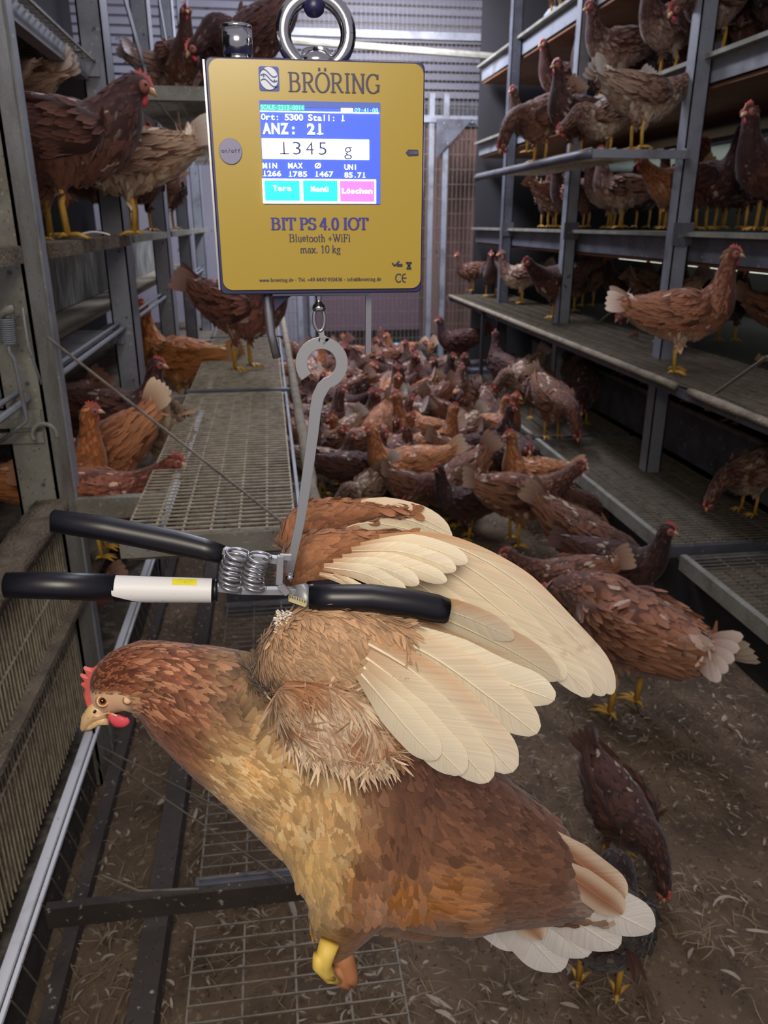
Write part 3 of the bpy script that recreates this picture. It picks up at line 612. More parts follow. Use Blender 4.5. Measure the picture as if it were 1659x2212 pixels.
# top fittings
tz = Z1+.0014
b = MB(); cx = PL(512, 100).x; cy = YB+.02
for z0, z1, r in ((0, .004, .0085), (.004, .019, .0098), (.0192, .0215, .0098)):
    b.tube([(cx, cy, tz+z0), (cx, cy, tz+z1)], r, 32)
b.build('cable_gland', G['chrome'], sc, True).data
ec = Vector((PL(686, 40).x, YB+.022, PL(686, 40).z-.004)); b = MB()
b.tube([ec+Vector((math.cos(t)*.0218, 0, math.sin(t)*.0212)) for t in np.linspace(0, 2*math.pi, 49)], .0052, 14, False)
b.build('eyebolt_ring', G['chrome'], sc, True)
b = MB(); b.tube([(ec.x, ec.y, tz-.001), (ec.x, ec.y, tz+.004), (ec.x, ec.y, tz+.0095)], [.0145, .012, .0085], 20); b.build('eyebolt_collar', G['chrome'], sc, True)
MB().tube([ec+Vector((-.003, -.004, -.0196)), ec+Vector((-.003, -.0066, -.0196))], .0025, 14).build('bolt_head', G['steel'], sc)
# bottom bracket legs and swivel
bz = Z0-.0032
def strip(pts, w, th, m, name, par):
    b = MB()
    for i in range(len(pts)-1): b.bar(pts[i], pts[i+1], w, th, (0, 1, 0))
    return b.build(name, G[m], par, bevel=.0004)
lx, rx = PL(583, 640).x, PL(803, 640).x
strip([(lx+.002, YB+.02, bz-.0012), (rx-.001, YB+.02, bz-.0012)], .0024, .016, 'steel', 'bracket_bar', sc)
MB().tube([(lx-.001, YB+.02, bz), (lx-.002, YB+.02, bz-.004), (lx-.0005, YB+.02, bz-.030), (lx+.003, YB+.022, bz-.048)], .0032, 12).build('bracket_leg', G['steel'], sc, True)
MB().bar((rx, YB+.02, bz), (rx-.0003, YB+.022, bz-.046), .0042, .0035, (0, 1, 0)).build('bracket_leg', G['steel'], sc)
MB().plate([(lx+.003, YB+.014, bz-.001), (lx+.018, YB+.014, bz-.001), (lx+.010, YB+.014, bz-.006), (lx+.003, YB+.014, bz-.013)], (0, 1, 0), .003).build('bracket_gusset', G['navy'], sc)
kx = PL(692, 650).x
b = MB(); b.tube([(kx, YB+.02, bz), (kx, YB+.02, bz-.005), (kx, YB+.02, bz-.0075), (kx, YB+.02, bz-.010), (kx, YB+.02, bz-.0125), (kx, YB+.02, bz-.0145)], [.0035, .0022, .0022, .0045, .0052, .0035], 18); b.build('swivel', G['chrome'], sc, True)
pts = [Vector((kx-.004*math.sin(t), YB+.02, bz-.020+.0062*math.cos(t)*1.4)) for t in np.linspace(.3, 5.9, 22)]
MB().tube(pts, .0014, 8).build('load_hook', G['steel'], sc, True)
# hook above the ring, out of frame
hk = empty('ceiling_hook', ec+Vector((0, 0, .0175)), 'dark rounded tip of the hook holding the scale ring', 'hook')
b = MB(); b.tube([ec+Vector((-.0, .0, .021+.0)), ec+Vector((-.001, -.002, .013)), ec+Vector((-.001, -.003, .0105)), ec+Vector((-.001, -.003, .0095))], [.0065, .0068, .005, .002], 16)
b.tube([ec+Vector((0, 0, .021)), ec+Vector((0, .012, .027)), ec+Vector((0, .016, .06)), ec+Vector((0, .01, .4))], .005, 10)
b.build('hook_bar', G['navy'], hk, True)
# ------------------------------------------------------------------ flat S hook
YH = YB+.02
def PH(x, y, Y=YH): p = aty(x, y, Y); return p
sh = empty('flat_hook', PH(692, 790), 'flat grey steel question-mark hook linking scale and clamp', 'hook')
cl = []
cc = (695, 785)
for k in range(25):
    a = math.radians(222-(222+75)*k/24); cl.append((cc[0]+44*math.cos(a), cc[1]-44*math.sin(a), 13))
cl += [(697, 838, 14), (687, 858, 13.5), (681, 890, 12.5), (677, 930, 12), (669, 990, 11.5), (659, 1060, 11), (648, 1130, 10), (635, 1190, 9.5), (624, 1240, 9)]
cl = [(x, y, w) for x, y, w in cl]
L_, R_ = [], []
for i, (x, y, w) in enumerate(cl):
    x0, y0, _ = cl[max(i-1, 0)]; x1, y1, _ = cl[min(i+1, len(cl)-1)]; d = math.hypot(x1-x0, y1-y0); nx_, ny_ = -(y1-y0)/d, (x1-x0)/d
    L_.append(PH(x+nx_*w, y+ny_*w)); R_.append(PH(x-nx_*w, y-ny_*w))
n = len(cl); th = Vector((0, .0022, 0)); vs = L_+R_+[p+th for p in L_]+[p+th for p in R_]; fs = []
for i in range(n-1): fs += [(i, i+1, n+i+1, n+i), (2*n+i, 3*n+i, 3*n+i+1, 2*n+i+1), (i, 2*n+i, 2*n+i+1, i+1), (n+i, n+i+1, 3*n+i+1, 3*n+i)]
fs += [(0, n, 3*n, 2*n), (n-1, 3*n-1, 4*n-1, 2*n-1)]
MB().add(vs, fs).build('hook_plate', G['plate'], sh, bevel=.0004)
MB().plate([PH(682, 713), PH(699, 710), PH(701, 724), PH(712, 732), PH(700, 745), PH(688, 738), PH(690, 722)][::-1], (0, 1, 0), .0022).build('hook_nose', G['plate'], sh)
# ------------------------------------------------------------------ clamp
YC = .57
def PC(x, y, Y=YC): return aty(x, y, Y)
k = empty('bird_clamp', PC(640, 1270), 'spring clamp with black grips holding the wings of the hen', 'clamp')
def tubepx(pts, name, m, par=k, n=20):
    P = [PC(*p[:2], p[3] if len(p) > 3 else YC) for p in pts]; R = [p[2]*pxm(q) for p, q in zip(pts, P)]
    return MB().tube(P, R, n).build(name, G[m], par, True)
tubepx([(112, 1125, 20, .60), (114, 1125, 25, .60), (230, 1142, 27, .60), (380, 1172, 27, .59), (440, 1186, 24, .585), (482, 1198, 20, .58)], 'handle_grip', 'rubber')
tubepx([(10, 1264, 22), (13, 1264, 28), (110, 1265, 30), (250, 1270, 30)], 'handle_grip', 'rubber')
tubepx([(245, 1271, 29), (400, 1274, 27.5), (461, 1275, 26)], 'handle_grip', 'rubber')
tubepx([(461, 1275, 25), (470, 1275, 24)], 'grip_ring', 'rubber')
# label wrapped over the lower grip
P0, P1 = PC(246, 1271), PC(462, 1275); b = MB(); ax = (P1-P0).normalized(); upv = Vector((0, 0, 1)); upv = (upv-ax*upv.dot(ax)).normalized(); dv = ax.cross(upv)
if dv.y > 0: dv = -dv
vs = []; fs = []; nA, nL = 20, 30; r0 = 30.2*pxm(P0)
for i in range(nL+1):
    for j in range(nA+1):
        a = math.radians(95-185*j/nA); t = i/nL; start = 0 if math.sin(a) > -.1 else min(.36, (-.1-math.sin(a))*.42)
        tt = start+(.98-start)*t; r = r0*(1-.09*tt)
        vs.append(P0+(P1-P0)*tt+upv*math.sin(a)*r+dv*math.cos(a)*r)
for i in range(nL):
    for j in range(nA): a_ = i*(nA+1)+j; fs.append((a_, a_+1, a_+nA+2, a_+nA+1))
b.add(vs, fs); tag(b.build('paper_label', G['label'], k, True), 'white label')
vs = []; fs = []
for i in range(9):
    for j in range(7):
        a = math.radians(80-34*j/6); tt = .585+.245*i/8; r = r0*(1-.09*tt)+.00015; vs.append(P0+(P1-P0)*tt+upv*math.sin(a)*r+dv*math.cos(a)*r)
for i in range(8):
    for j in range(6): a_ = i*7+j; fs.append((a_, a_+1, a_+8, a_+7))
tag(MB().add(vs, fs).build('label_print', G['lblyel'], k, True), 'yellow print field')
# arms
strip([PC(462, 1268), PC(520, 1275), PC(575, 1276), PC(640, 1276)], .0052, .006, 'plate', 'lower_arm', k)
strip([PC(478, 1188, .58), PC(545, 1203, .578), PC(620, 1212, .575)], .0055, .006, 'plate', 'upper_arm', k)
strip([PC(606, 1200, .562), PC(603, 1262, .562), PC(622, 1282, .562)], .0052, .004, 'plate', 'link_plate', k)
strip([PC(604, 1203, .563), PC(630, 1204, .563)], .0048, .003, 'plate', 'link_plate', k)
tubepx([(626, 1247, 9, .556), (626, 1247, 9, .562), (626, 1247, 6, .5525)][:2], 'rivet', 'chrome')
def spring(p, q, R, n, name):
    P = PC(*p); Q = PC(*q); d = Q-P; ax = d.normalized(); s = Vector((0, 1, 0)); e = ax.cross(s).normalized(); pts = []
    for i in range(n*18+1):
        t = i/(n*18); a = 2*math.pi*n*t; bow = math.sin(math.pi*t)*7*pxm(P); pts.append(P+d*t+(e*math.cos(a)+s*math.sin(a))*R*pxm(P)+e*bow*-1)
    MB().tube(pts, 3.7*pxm(P), 7).build(name, G['steel'], k, True)
spring((515, 1192, .568), (498, 1268, .568), 23, 7, 'coil_spring'); spring((562, 1200, .568), (548, 1268, .568), 23, 7, 'coil_spring')
# pivot disc, serrated tooth, rubber jaws
c0 = PC(652, 1292, .566); b = MB(); b.tube([c0-Vector((.004, .002, 0)), c0+Vector((.004, .002, -.001))], .0118, 24); b.build('pivot_disc', G['plate'], k, True)
b = MB(); 
b.tube([PC(672, 1262, .566), PC(676, 1292, .562), PC(664, 1318, .562)], .0022, 8); b.build('guard_lip', G['steel'], k, True)
a_, c_ = PC(624, 1291, .552), PC(661, 1304, .552); b = MB(); b.bar(a_, c_, .0028, .0072, (0, 1, 0))
o = b.build('serrated_tooth', G['brass'], k); b = MB()
for i in range(7):
    p = a_+(c_-a_)*((i+.5)/7); b.bar(p+Vector((0, -.0018, .0034)), p+Vector((0, -.0018, -.0034)), .0005, .0008)
b.build('serrations', G['ink'], k)
tubepx([(668, 1292, 27, .555), (720, 1292, 30, .553), (800, 1292, 31, .55), (880, 1302, 31, .55), (940, 1314, 31, .55), (964, 1320, 28, .55), (966, 1320, 24, .55)], 'rubber_jaw', 'rubber')
tubepx([(668, 1275, 20, .60), (800, 1270, 26, .63), (950, 1290, 26, .63)], 'rubber_jaw', 'rubber')

# ------------------------------------------------------------------ feathered birds: shape tools
def catmull(P, sub):
    P = [np.array(p, float) for p in P]; out = []
    for i in range(len(P)-1):
        p0 = P[max(i-1, 0)]; p1 = P[i]; p2 = P[i+1]; p3 = P[min(i+2, len(P)-1)]
        for k in range(sub):
            t = k/sub; out.append(.5*((2*p1)+(-p0+p2)*t+(2*p0-5*p1+4*p2-p3)*t*t+(-p0+3*p1-3*p2+p3)*t**3))
    out.append(P[-1]); return np.array(out)
def loft(mb, P, sub=5, n=18, side=(0, 1, 0)):
    """P rows: x,y,z,lateral radius,normal radius"""
    C = catmull(P, sub); side = Vector(side); m = len(C); vs = []; fs = []
    for i in range(m):
        d = Vector(C[min(i+1, m-1), :3]-C[max(i-1, 0), :3]).normalized(); s = (side-d*side.dot(d)).normalized(); u = s.cross(d)
        for k in range(n):
            a = 2*math.pi*k/n; vs.append(Vector(C[i, :3])+s*(math.cos(a)*max(C[i, 3], .001))+u*(math.sin(a)*max(C[i, 4], .001)))
    for i in range(m-1):
        for k in range(n): fs.append((i*n+k, i*n+(k+1) % n, (i+1)*n+(k+1) % n, (i+1)*n+k))
    fs.append(tuple(range(n-1, -1, -1))); fs.append(tuple((m-1)*n+k for k in range(n)))
    mb.add(vs, fs); return C
def fuse(mb, voxel, smooth=4, name='body'):
    me = mb.mesh(name); ob = bpy.data.objects.new('tmp', me); COL.objects.link(ob)
    r = ob.modifiers.new('r', 'REMESH'); r.mode = 'VOXEL'; r.voxel_size = voxel
    s = ob.modifiers.new('s', 'SMOOTH'); s.iterations = smooth; s.factor = .5
    bpy.context.view_layer.update()
    out = bpy.data.meshes.new_from_object(ob.evaluated_get(bpy.context.evaluated_depsgraph_get())); out.name = name
    COL.objects.unlink(ob); bpy.data.objects.remove(ob); bpy.data.meshes.remove(me); return out
def mesh_np(me):
    me.calc_loop_triangles(); nv = len(me.vertices); co_ = np.zeros(nv*3); me.vertices.foreach_get('co', co_); co_ = co_.reshape(-1, 3)
    t = np.zeros(len(me.loop_triangles)*3, dtype=np.int32); me.loop_triangles.foreach_get('vertices', t); return co_, t.reshape(-1, 3)
def axisfield(chains):
    """sample points and tangents (root to tip of feather flow)"""
    P = []; T = []
    for C in chains:
        C = C[:, :3]; t = np.gradient(C, axis=0); t /= np.linalg.norm(t, axis=1)[:, None]+1e-9; P.append(C); T.append(t)
    return np.vstack(P), np.vstack(T)
def norm(a): return a/(np.linalg.norm(a, axis=-1, keepdims=True)+1e-12)
TS = np.array([0, .3, .62, .86, 1.0]); WS = np.array([.35, .85, 1.0, .72, .12])
def scatter(me, N, chains, size, color, lift=.16, jit=.22, seed=1, keep=None, rows=5, cup=.25):
    """many small overlapping feathers rooted on a surface -> (verts, faces, cols)"""
    rg = np.random.default_rng(seed); v, t = mesh_np(me); a, b, c = v[t[:, 0]], v[t[:, 1]], v[t[:, 2]]
    cr = np.cross(b-a, c-a); ar = np.linalg.norm(cr, axis=1); nrm = norm(cr); pick = rg.choice(len(t), N, p=ar/ar.sum())
    u = rg.random((N, 1)); w = rg.random((N, 1)); fl = (u+w) > 1; u = np.where(fl, 1-u, u); w = np.where(fl, 1-w, w)
    p = a[pick]+(b-a)[pick]*u+(c-a)[pick]*w; n = nrm[pick]
    if keep is not None:
        kk = keep(p); p = p[kk]; n = n[kk]; N = len(p)
    SP, ST = axisfield(chains); idx = np.argmin(((p[:, None, :]-SP[None])**2).sum(2), axis=1); d = ST[idx]+rg.normal(0, jit, (N, 3))
    d = d-n*(d*n).sum(1, keepdims=True); d = norm(d); s = np.cross(n, d); L, Wd = size(p, rg); cb, ct = color(p, rg)
    ts = TS if rows == 5 else np.array([0, .5, 1.0]); ws = WS if rows == 5 else np.array([.5, 1, .25]); K = len(ts)
    V = np.zeros((N, K, 3, 3)); Cc = np.zeros((N, K, 3, 3)); lf = lift*(.6+.8*rg.random((N, 1)))
    L = L[:, None]; Wd = Wd[:, None]
    for i, (tt, ww) in enumerate(zip(ts, ws)):
        mid = p+d*L*tt+n*(L*(lf*tt-.18*tt*tt)+.0006*1)
        for j, uu in enumerate((-1, 0, 1)):
            V[:, i, j] = mid+s*Wd*.5*ww*uu-n*Wd*cup*abs(uu)*ww*.5; Cc[:, i, j] = cb*(1-tt)+ct*tt if uu == 0 else (cb*(1-tt)+ct*tt)*1.06
    base = (np.arange(N)*K*3)[:, None]; q = []
    for i in range(K-1):
        for j in range(2): q.append([i*3+j, i*3+j+1, (i+1)*3+j+1, (i+1)*3+j])
    Fq = (base[:, :, None]+np.array(q)[None]).reshape(-1, 4)
    return V.reshape(-1, 3), Fq, np.clip(Cc.reshape(-1, 3), 0, 1)
def npmesh(name, V, Fq, C=None, UV=None):
    me = bpy.data.meshes.new(name); me.vertices.add(len(V)); me.vertices.foreach_set('co', np.asarray(V, np.float32).ravel())
    me.loops.add(len(Fq)*4); me.loops.foreach_set('vertex_index', np.asarray(Fq, np.int32).ravel()); me.polygons.add(len(Fq))
    me.polygons.foreach_set('loop_start', np.arange(0, len(Fq)*4, 4, dtype=np.int32)); me.update(calc_edges=True); me.shade_smooth()
    if C is not None: setcol(me, C)
    if UV is not None:
        a = me.attributes.new('fuv', 'FLOAT_VECTOR', 'POINT'); a.data.foreach_set('vector', np.asarray(UV, np.float32).ravel())
    return me
def setcol(me, C):
    a = me.color_attributes.new('Col', 'FLOAT_COLOR', 'POINT'); a.data.foreach_set('color', np.hstack([C, np.ones((len(C), 1))]).astype(np.float32).ravel())
def S3(*c): return np.array(srgb(*c))
def obj(name, me, m, parent=None, col=None):
    if len(me.materials) == 0: me.materials.append(m)
    o = bpy.data.objects.new(name, me); COL.objects.link(o); o.parent = parent
    if col: o.color = col
    return o
def vane(P, w, n, curl=.12, taper=WS, K=12, J=6, cols=None, ridge=True, tip=.35):
    """one big feather: shaft polyline P (world), half width w, face normal n"""
    C = catmull(P, 6); L = np.concatenate([[0], np.cumsum(np.linalg.norm(np.diff(C, axis=0), axis=1))]); tot = L[-1]
    n = norm(np.array(n, float)); V = []; UV = []; CC = []
    for i in range(K+1):
        t = math.sin(math.pi/2*i/K)**.9; x = np.interp(t*tot, L, np.arange(len(C))); i0 = int(min(x, len(C)-2)); c = C[i0]+(C[i0+1]-C[i0])*(x-i0)
        d = norm(C[min(i0+1, len(C)-1)]-C[max(i0-1, 0)]); s = norm(np.cross(n, d))
        prof = min(1, .38+1.3*t)*(1 if t < 1-tip else math.sqrt(max(0, 1-((t-(1-tip))/tip)**2.4)))
        for j in range(J+1):
            u = -1+2*j/J; h = w*prof
            V.append(c+s*u*h+n*(-curl*h*u*u)+d*(-abs(u)*h*.15 if t < .98 else 0)); UV.append((u, t, random.random()*0+P[0][0]*97))
            CC.append(cols(u, t) if cols else (.8, .7, .5))
    Fq = [(i*(J+1)+j, i*(J+1)+j+1, (i+1)*(J+1)+j+1, (i+1)*(J+1)+j) for i in range(K) for j in range(J)]
    mb = MB(); mb.add(V, Fq, [tuple(np.clip(c, 0, 1)) for c in CC], UV)
    if ridge:
        m = K; pts = []; 
        for i in range(0, K+1): pts.append(Vector(V[i*(J+1)+J//2])+Vector(n)*w*.02)
        n0 = len(mb.v); mb.tube(pts, [w*(.055*(1-i/(K+1))+.012) for i in range(K+1)], 5)
        cx = CC[0]; mb.c += [tuple(np.clip(np.array(cols(0, .5) if cols else cx)*1.15+.03, 0, 1))]*(len(mb.v)-n0); mb.uv += [(0, 0, 0)]*(len(mb.v)-n0)
    return mb
# ------------------------------------------------------------------ flock prototypes, facing +X, feet at z = 0
PAL = {
 'brown': dict(neck=(98, 58, 44), back=(106, 66, 50), breast=(134, 88, 64), belly=(156, 112, 84), tail=(172, 140, 116), tip=(160, 112, 82), mott=.08),
 'dark': dict(neck=(74, 44, 38), back=(78, 48, 40), breast=(92, 58, 46), belly=(106, 70, 54), tail=(110, 80, 68), tip=(108, 70, 54), mott=.05),
 'buff': dict(neck=(190, 120, 66), back=(184, 120, 72), breast=(206, 142, 88), belly=(188, 146, 106), tail=(205, 184, 154), tip=(196, 146, 102), mott=.12),
 'rust': dict(neck=(120, 72, 50), back=(132, 82, 56), breast=(138, 86, 60), belly=(205, 178, 148), tail=(222, 205, 182), tip=(186, 136, 100), mott=.03),
 'mottled': dict(neck=(108, 66, 52), back=(124, 84, 66), breast=(166, 132, 104), belly=(186, 160, 134), tail=(200, 190, 176), tip=(186, 162, 136), mott=.35),
}
POSE = {
 'stand': dict(neck=[(.125, .235, .045, .055), (.142, .275, .032, .036), (.150, .315, .026, .028)], head=(.160, .343, -8), pitch=0),
 'alert': dict(neck=[(.110, .26, .046, .052), (.118, .305, .032, .034), (.122, .35, .025, .026)], head=(.130, .382, 0), pitch=12),
 'peck': dict(neck=[(.140, .175, .046, .05), (.178, .145, .034, .036), (.200, .105, .027, .028)], head=(.212, .068, -62), pitch=-16),
 'hunch': dict(neck=[(.125, .24, .050, .058), (.142, .268, .040, .044), (.156, .288, .030, .032)], head=(.176, .298, -14), pitch=3),
 'crouch': dict(neck=[(.142, .215, .046, .05), (.185, .205, .034, .036), (.218, .185, .027, .028)], head=(.24, .165, -35), pitch=9),
 'forward': dict(neck=[(.140, .22, .045, .05), (.180, .245, .034, .036), (.212, .268, .027, .028)], head=(.238, .285, -14), pitch=-3),
 'tailup': dict(neck=[(.138, .195, .046, .05), (.172, .175, .034, .036), (.200, .150, .028, .028)], head=(.222, .130, -35), pitch=-24),
}
def make_hen(pal, pose, seed, nf=1100):
    pl = {k: (S3(*v) if isinstance(v, tuple) else v) for k, v in PAL[pal].items()}; ps = POSE[pose]; rg0 = random.Random(seed)
    root = bpy.data.objects.new('hen', None); root.empty_display_size = .05
    pa = math.radians(ps['pitch'])
    def rot(x, z): dx, dz = x, z-.2; return (dx*math.cos(pa)-dz*math.sin(pa), dz*math.cos(pa)+dx*math.sin(pa)+.2)
    ch = []
    for x, z, a, b in ((-.175, .262, .016, .022), (-.15, .245, .034, .036), (-.11, .222, .058, .060), (-.04, .20, .078, .080), (.03, .188, .078, .083), (.09, .20, .064, .072)):
        X, Z = rot(x, z); ch.append((X, 0, Z, a, b))
    for x, z, a, b in ps['neck']: ch.append((x, 0, z, a, b))
    hx, hz, ha = ps['head']; ch.append((hx, 0, hz, .0235, .026)); ca, sa = math.cos(math.radians(ha)), math.sin(math.radians(ha))
    ch.append((hx+.022*ca, 0, hz+.022*sa, .012, .013))
    mb = MB(); C = loft(mb, ch); thigh = []
    for s in (-1, 1): thigh.append(loft(mb, [(0, s*.04, .19, .04, .045), (.005, s*.042, .145, .03, .034), (.006, s*.04, .105, .012, .014), (.004, s*.04, .09, .008, .008)], side=(0, 1, 0)))
    body = fuse(mb, .008, 3)
    def region(p):
        x, z = p[:, 0], p[:, 2]; neck = np.clip((x-.09)/.03, 0, 1)*((z > .2) | (pose in ('peck', 'tailup'))); up = np.clip((p[:, 2]-.185+.0*x)/.05+.3, 0, 1); tl = np.clip((-.12-x)/.04, 0, 1); bel = np.clip((.16-z)/.04, 0, 1)
        return neck, up, tl, bel
    def colr(p, rg):
        neck, up, tl, bel = [a[:, None] for a in region(p)]
        c = pl['breast']*(1-up)+pl['back']*up; c = c*(1-bel)+pl['belly']*bel; c = c*(1-tl)+pl['tail']*tl; c = c*(1-neck)+pl['neck']*neck
        k = rg.random((len(p), 1)); c = c*(.72+.5*k); m_ = (rg.random((len(p), 1)) < pl['mott'])*(1-neck*.8)
        c = c*(1-m_*.75)+S3(205, 190, 165)*m_*.75; return c, c*.55+pl['tip']*.45*(.7+.5*k)+m_*.1
    def size(p, rg):
        neck, up, tl, bel = region(p); L = .030*(1-neck)+.018*neck; L = L*(1+.5*tl+.2*bel); return L*(.8+.4*rg.random(len(p))), (.017*(1-neck)+.007*neck)*(.8+.4*rg.random(len(p)))
    v, _ = mesh_np(body); rgx = np.random.default_rng(seed); cb, _ = colr(v, rgx); setcol(body, np.clip(cb*.6, 0, 1)); body.shade_smooth()
    flow = C[::-1]
    obj('body', body, G['feather'], root)
    V, Fq, Cc = scatter(body, nf, [flow]+[t for t in thigh], size, colr, seed=seed, keep=lambda p: ((p[:, 0]-hx)*ca+(p[:, 2]-hz)*sa) < .006, rows=3)
    obj('plumage', npmesh('plumage', V, Fq, Cc), G['feather'], root)
    for s in (-1, 1):                       # folded wings
        mb = MB(); w = []
        for x, y, z, a, b in ((.085, .060, .215, .012, .02), (.05, .076, .205, .014, .045), (-.02, .078, .208, .013, .048), (-.09, .062, .222, .010, .034), (-.15, .038, .240, .006, .016)):
            X, Z = rot(x, z); w.append((X, s*y, Z, a, b))
        Cw = loft(mb, w, 3, 10); wm = mb.mesh('wing')
        def cw(p, rg):
            k = rg.random((len(p), 1)); tt = np.clip((.02-p[:, 0:1])/.14, 0, 1); c = (pl['back']*(1-tt*.5)+pl['tip']*tt*.5)*(.65+.6*k); return c, c*.5+pl['tip']*.55
        V, Fq, Cc = scatter(wm, 170, [Cw], lambda p, rg: (.038+.03*np.clip(-p[:, 0]/.1, 0, 1), np.full(len(p), .015)), cw, seed=seed+3, jit=.1, rows=3, lift=.08)
        v0 = np.array([x[:] for x in mb.v]); f0 = np.array([f for f in mb.f if len(f) == 4]); c0 = np.tile(pl['back']*.5, (len(v0), 1))
        obj('wing', npmesh('wing', np.vstack([v0, V]), np.vstack([f0, Fq+len(v0)]), np.vstack([c0, Cc])), G['feather'], root); bpy.data.meshes.remove(wm)
    VV = []; FF = []; CCc = []; n = 0              # tail fan
    for i in range(9):
        f = (i-4)/4; X, Z = rot(-.13, .24); a0 = math.radians(44-34*abs(f)); lx = .12*(1-.12*abs(f)); d = (-math.cos(a0)*lx, f*.045, math.sin(a0)*lx)
        dd = (d[0]*math.cos(pa)-d[2]*math.sin(pa), d[1], d[2]*math.cos(pa)+d[0]*math.sin(pa))
        q = vane([(X, f*.012, Z), (X+dd[0]*.5, f*.012+dd[1]*.5, Z+dd[2]*.55), (X+dd[0], f*.012+dd[1], Z+dd[2])], .015, (.25*f, 1 if f >= 0 else -1, .5), K=5, J=2, ridge=False, cols=lambda u, t: pl['back']*1.0*(1-np.clip(t*1.6-.5, 0, 1))+pl['tail']*np.clip(t*1.6-.5, 0, 1))
        fq = [tuple(k+n for k in f_) for f_ in q.f]; VV += q.v; FF += fq; CCc += q.c; n += len(q.v)
    obj('tail', npmesh('tail', np.array(VV, float), FF, np.array(CCc)), G['feather'], root)
    def hp(a, b, y=0): return Vector((hx+a*ca-b*sa, y, hz+a*sa+b*ca))
    def add(name, mbx, m, sm=True):
        me = mbx.mesh(name); me.materials.append(G[m]); 
        if sm: me.shade_smooth()
        o = bpy.data.objects.new(name, me); COL.objects.link(o); o.parent = root; return o
    add('beak', MB().tube([hp(.014, 0), hp(.028, -.002), hp(.040, -.009)], [.0095, .0065, .0012], 8), 'beak')
    cm = [hp(-.012, .014)]
    for i in range(4): cm += [hp(-.011+i*.0095, .036-.005*abs(i-1.3)), hp(-.006+i*.009, .027-.002*i)]
    cm += [hp(.030, .008), hp(.018, .006)]
    add('comb', MB().plate([p+Vector((0, -.0025, 0)) for p in cm], (0, 1, 0), .005), 'skin', False)
    add('wattle', MB().tube([hp(.018, -.010), hp(.016, -.020), hp(.014, -.030), hp(.013, -.034)], [.003, .007, .008, .002], 8), 'skin2')
    for s in (-1, 1): add('face', MB().tube([hp(.008, .0, s*.014), hp(.010, .0, s*.0215), hp(.010, .0, s*.0232)], [.014, .011, .005], 12), 'henface')
    for s in (-1, 1): add('eye', MB().tube([hp(.011, .004, s*.021), hp(.011, .004, s*.0248)], [.0036, .0026], 8), 'pupil')
    add_root = root; COL.objects.link(root)
    if pose != 'none':
        for s in (-1, 1):
            b = MB(); b.tube([(.004, s*.04, .115), (-.004, s*.04, .07), (.0, s*.04, .012)], [.0085, .0065, .0065], 8)
            for ang in (-32, 0, 32, 180):
                a = math.radians(ang); l = .045 if ang != 180 else .02; b.tube([(0, s*.04, .010), (l*.5*math.cos(a), s*.04+l*.5*math.sin(a), .011), (l*math.cos(a), s*.04+l*math.sin(a), .003)], [.0055, .0045, .0015], 6)
            add('leg', b, 'leg')
    return root
PROTO = {}
USED = {}
def proto(pal, pose):
    k = (pal, pose)
    if k not in PROTO: PROTO[k] = make_hen(pal, pose, 7+len(PROTO)*13); USED[k] = False
    return PROTO[k]
def place(loc, heading, pal, pose, scale, tint, label, group=None):
    src = proto(pal, pose)
    if not USED[(pal, pose)]: root = src; USED[(pal, pose)] = True
    else:
        root = src.copy(); COL.objects.link(root)
        for ch in list(src.children):
            if ch.name.split('.')[0] in KIDS: c = ch.copy(); COL.objects.link(c); c.parent = root
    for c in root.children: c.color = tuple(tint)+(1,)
    root.location = loc; root.rotation_euler = (0, 0, math.radians(heading)); root.scale = (scale,)*3
    tag(root, label, 'hen', group); return root
KIDS = ('body', 'plumage', 'wing', 'tail', 'beak', 'comb', 'wattle', 'face', 'eye', 'leg')
def henz(px, py, z, h, pal, pose, sc_, label, group=None, t=1.0):
    k = t*(.92+.16*random.random()); place(atz(px, py, z), h, pal, pose, sc_, (k, k*(.96+.08*random.random()), k), label, group)
def henx(px, py, X, z, h, pal, pose, sc_, label, group=None, t=1.0):
    p = atx(px, py, X); p.z = z+CH; k = t*(.92+.16*random.random()); place(p, h, pal, pose, sc_, (k, k, k), label, group)
# ------------------------------------------------------------------ the flock
FLZ = -1.445; LZ = -1.19; SZ = -.61
# left rack, middle tier (on and behind the perch board)
place(W3(-.56, 2.55, -.045), 14, 'dark', 'hunch', 1.34, (1.1, 1.05, 1.05), 'big dark brown hen on the left perch board looking right over its shoulder')
place(W3(-.46, 3.05, -.045), 184, 'mottled', 'hunch', 1.28, (1.15, 1.1, 1.0), 'pale-rumped hen on the left perch board with its cream tail toward the scale')
henx(80, 505, -.68, -.045, 80, 'brown', 'stand', 1.1, 'rust brown hen half hidden behind the near post on the left perch board')
L2 = 'hen in the dark behind the big hen of the left middle tier'
for i, (y, x, h, p, s) in enumerate([(2.55, -.85, 200, 'brown', 'stand'), (2.8, -1.0, 30, 'brown', 'alert'), (3.05, -.8, 120, 'dark', 'stand'), (2.3, -1.05, 330, 'mottled', 'stand'), (2.7, -.75, 60, 'brown', 'alert')]):
    place(W3(x, y, -.06), h, p, s, 1.1, (1, 1, 1), ['rust hen with raised tail behind the big left hen', 'tall brown hen deep in the left middle tier', 'dark hen between the big left hen and the second post', 'mottled hen deep at the left edge of the middle tier', 'upright brown hen above the back of the big left hen'][i], 'hens of the left middle tier')
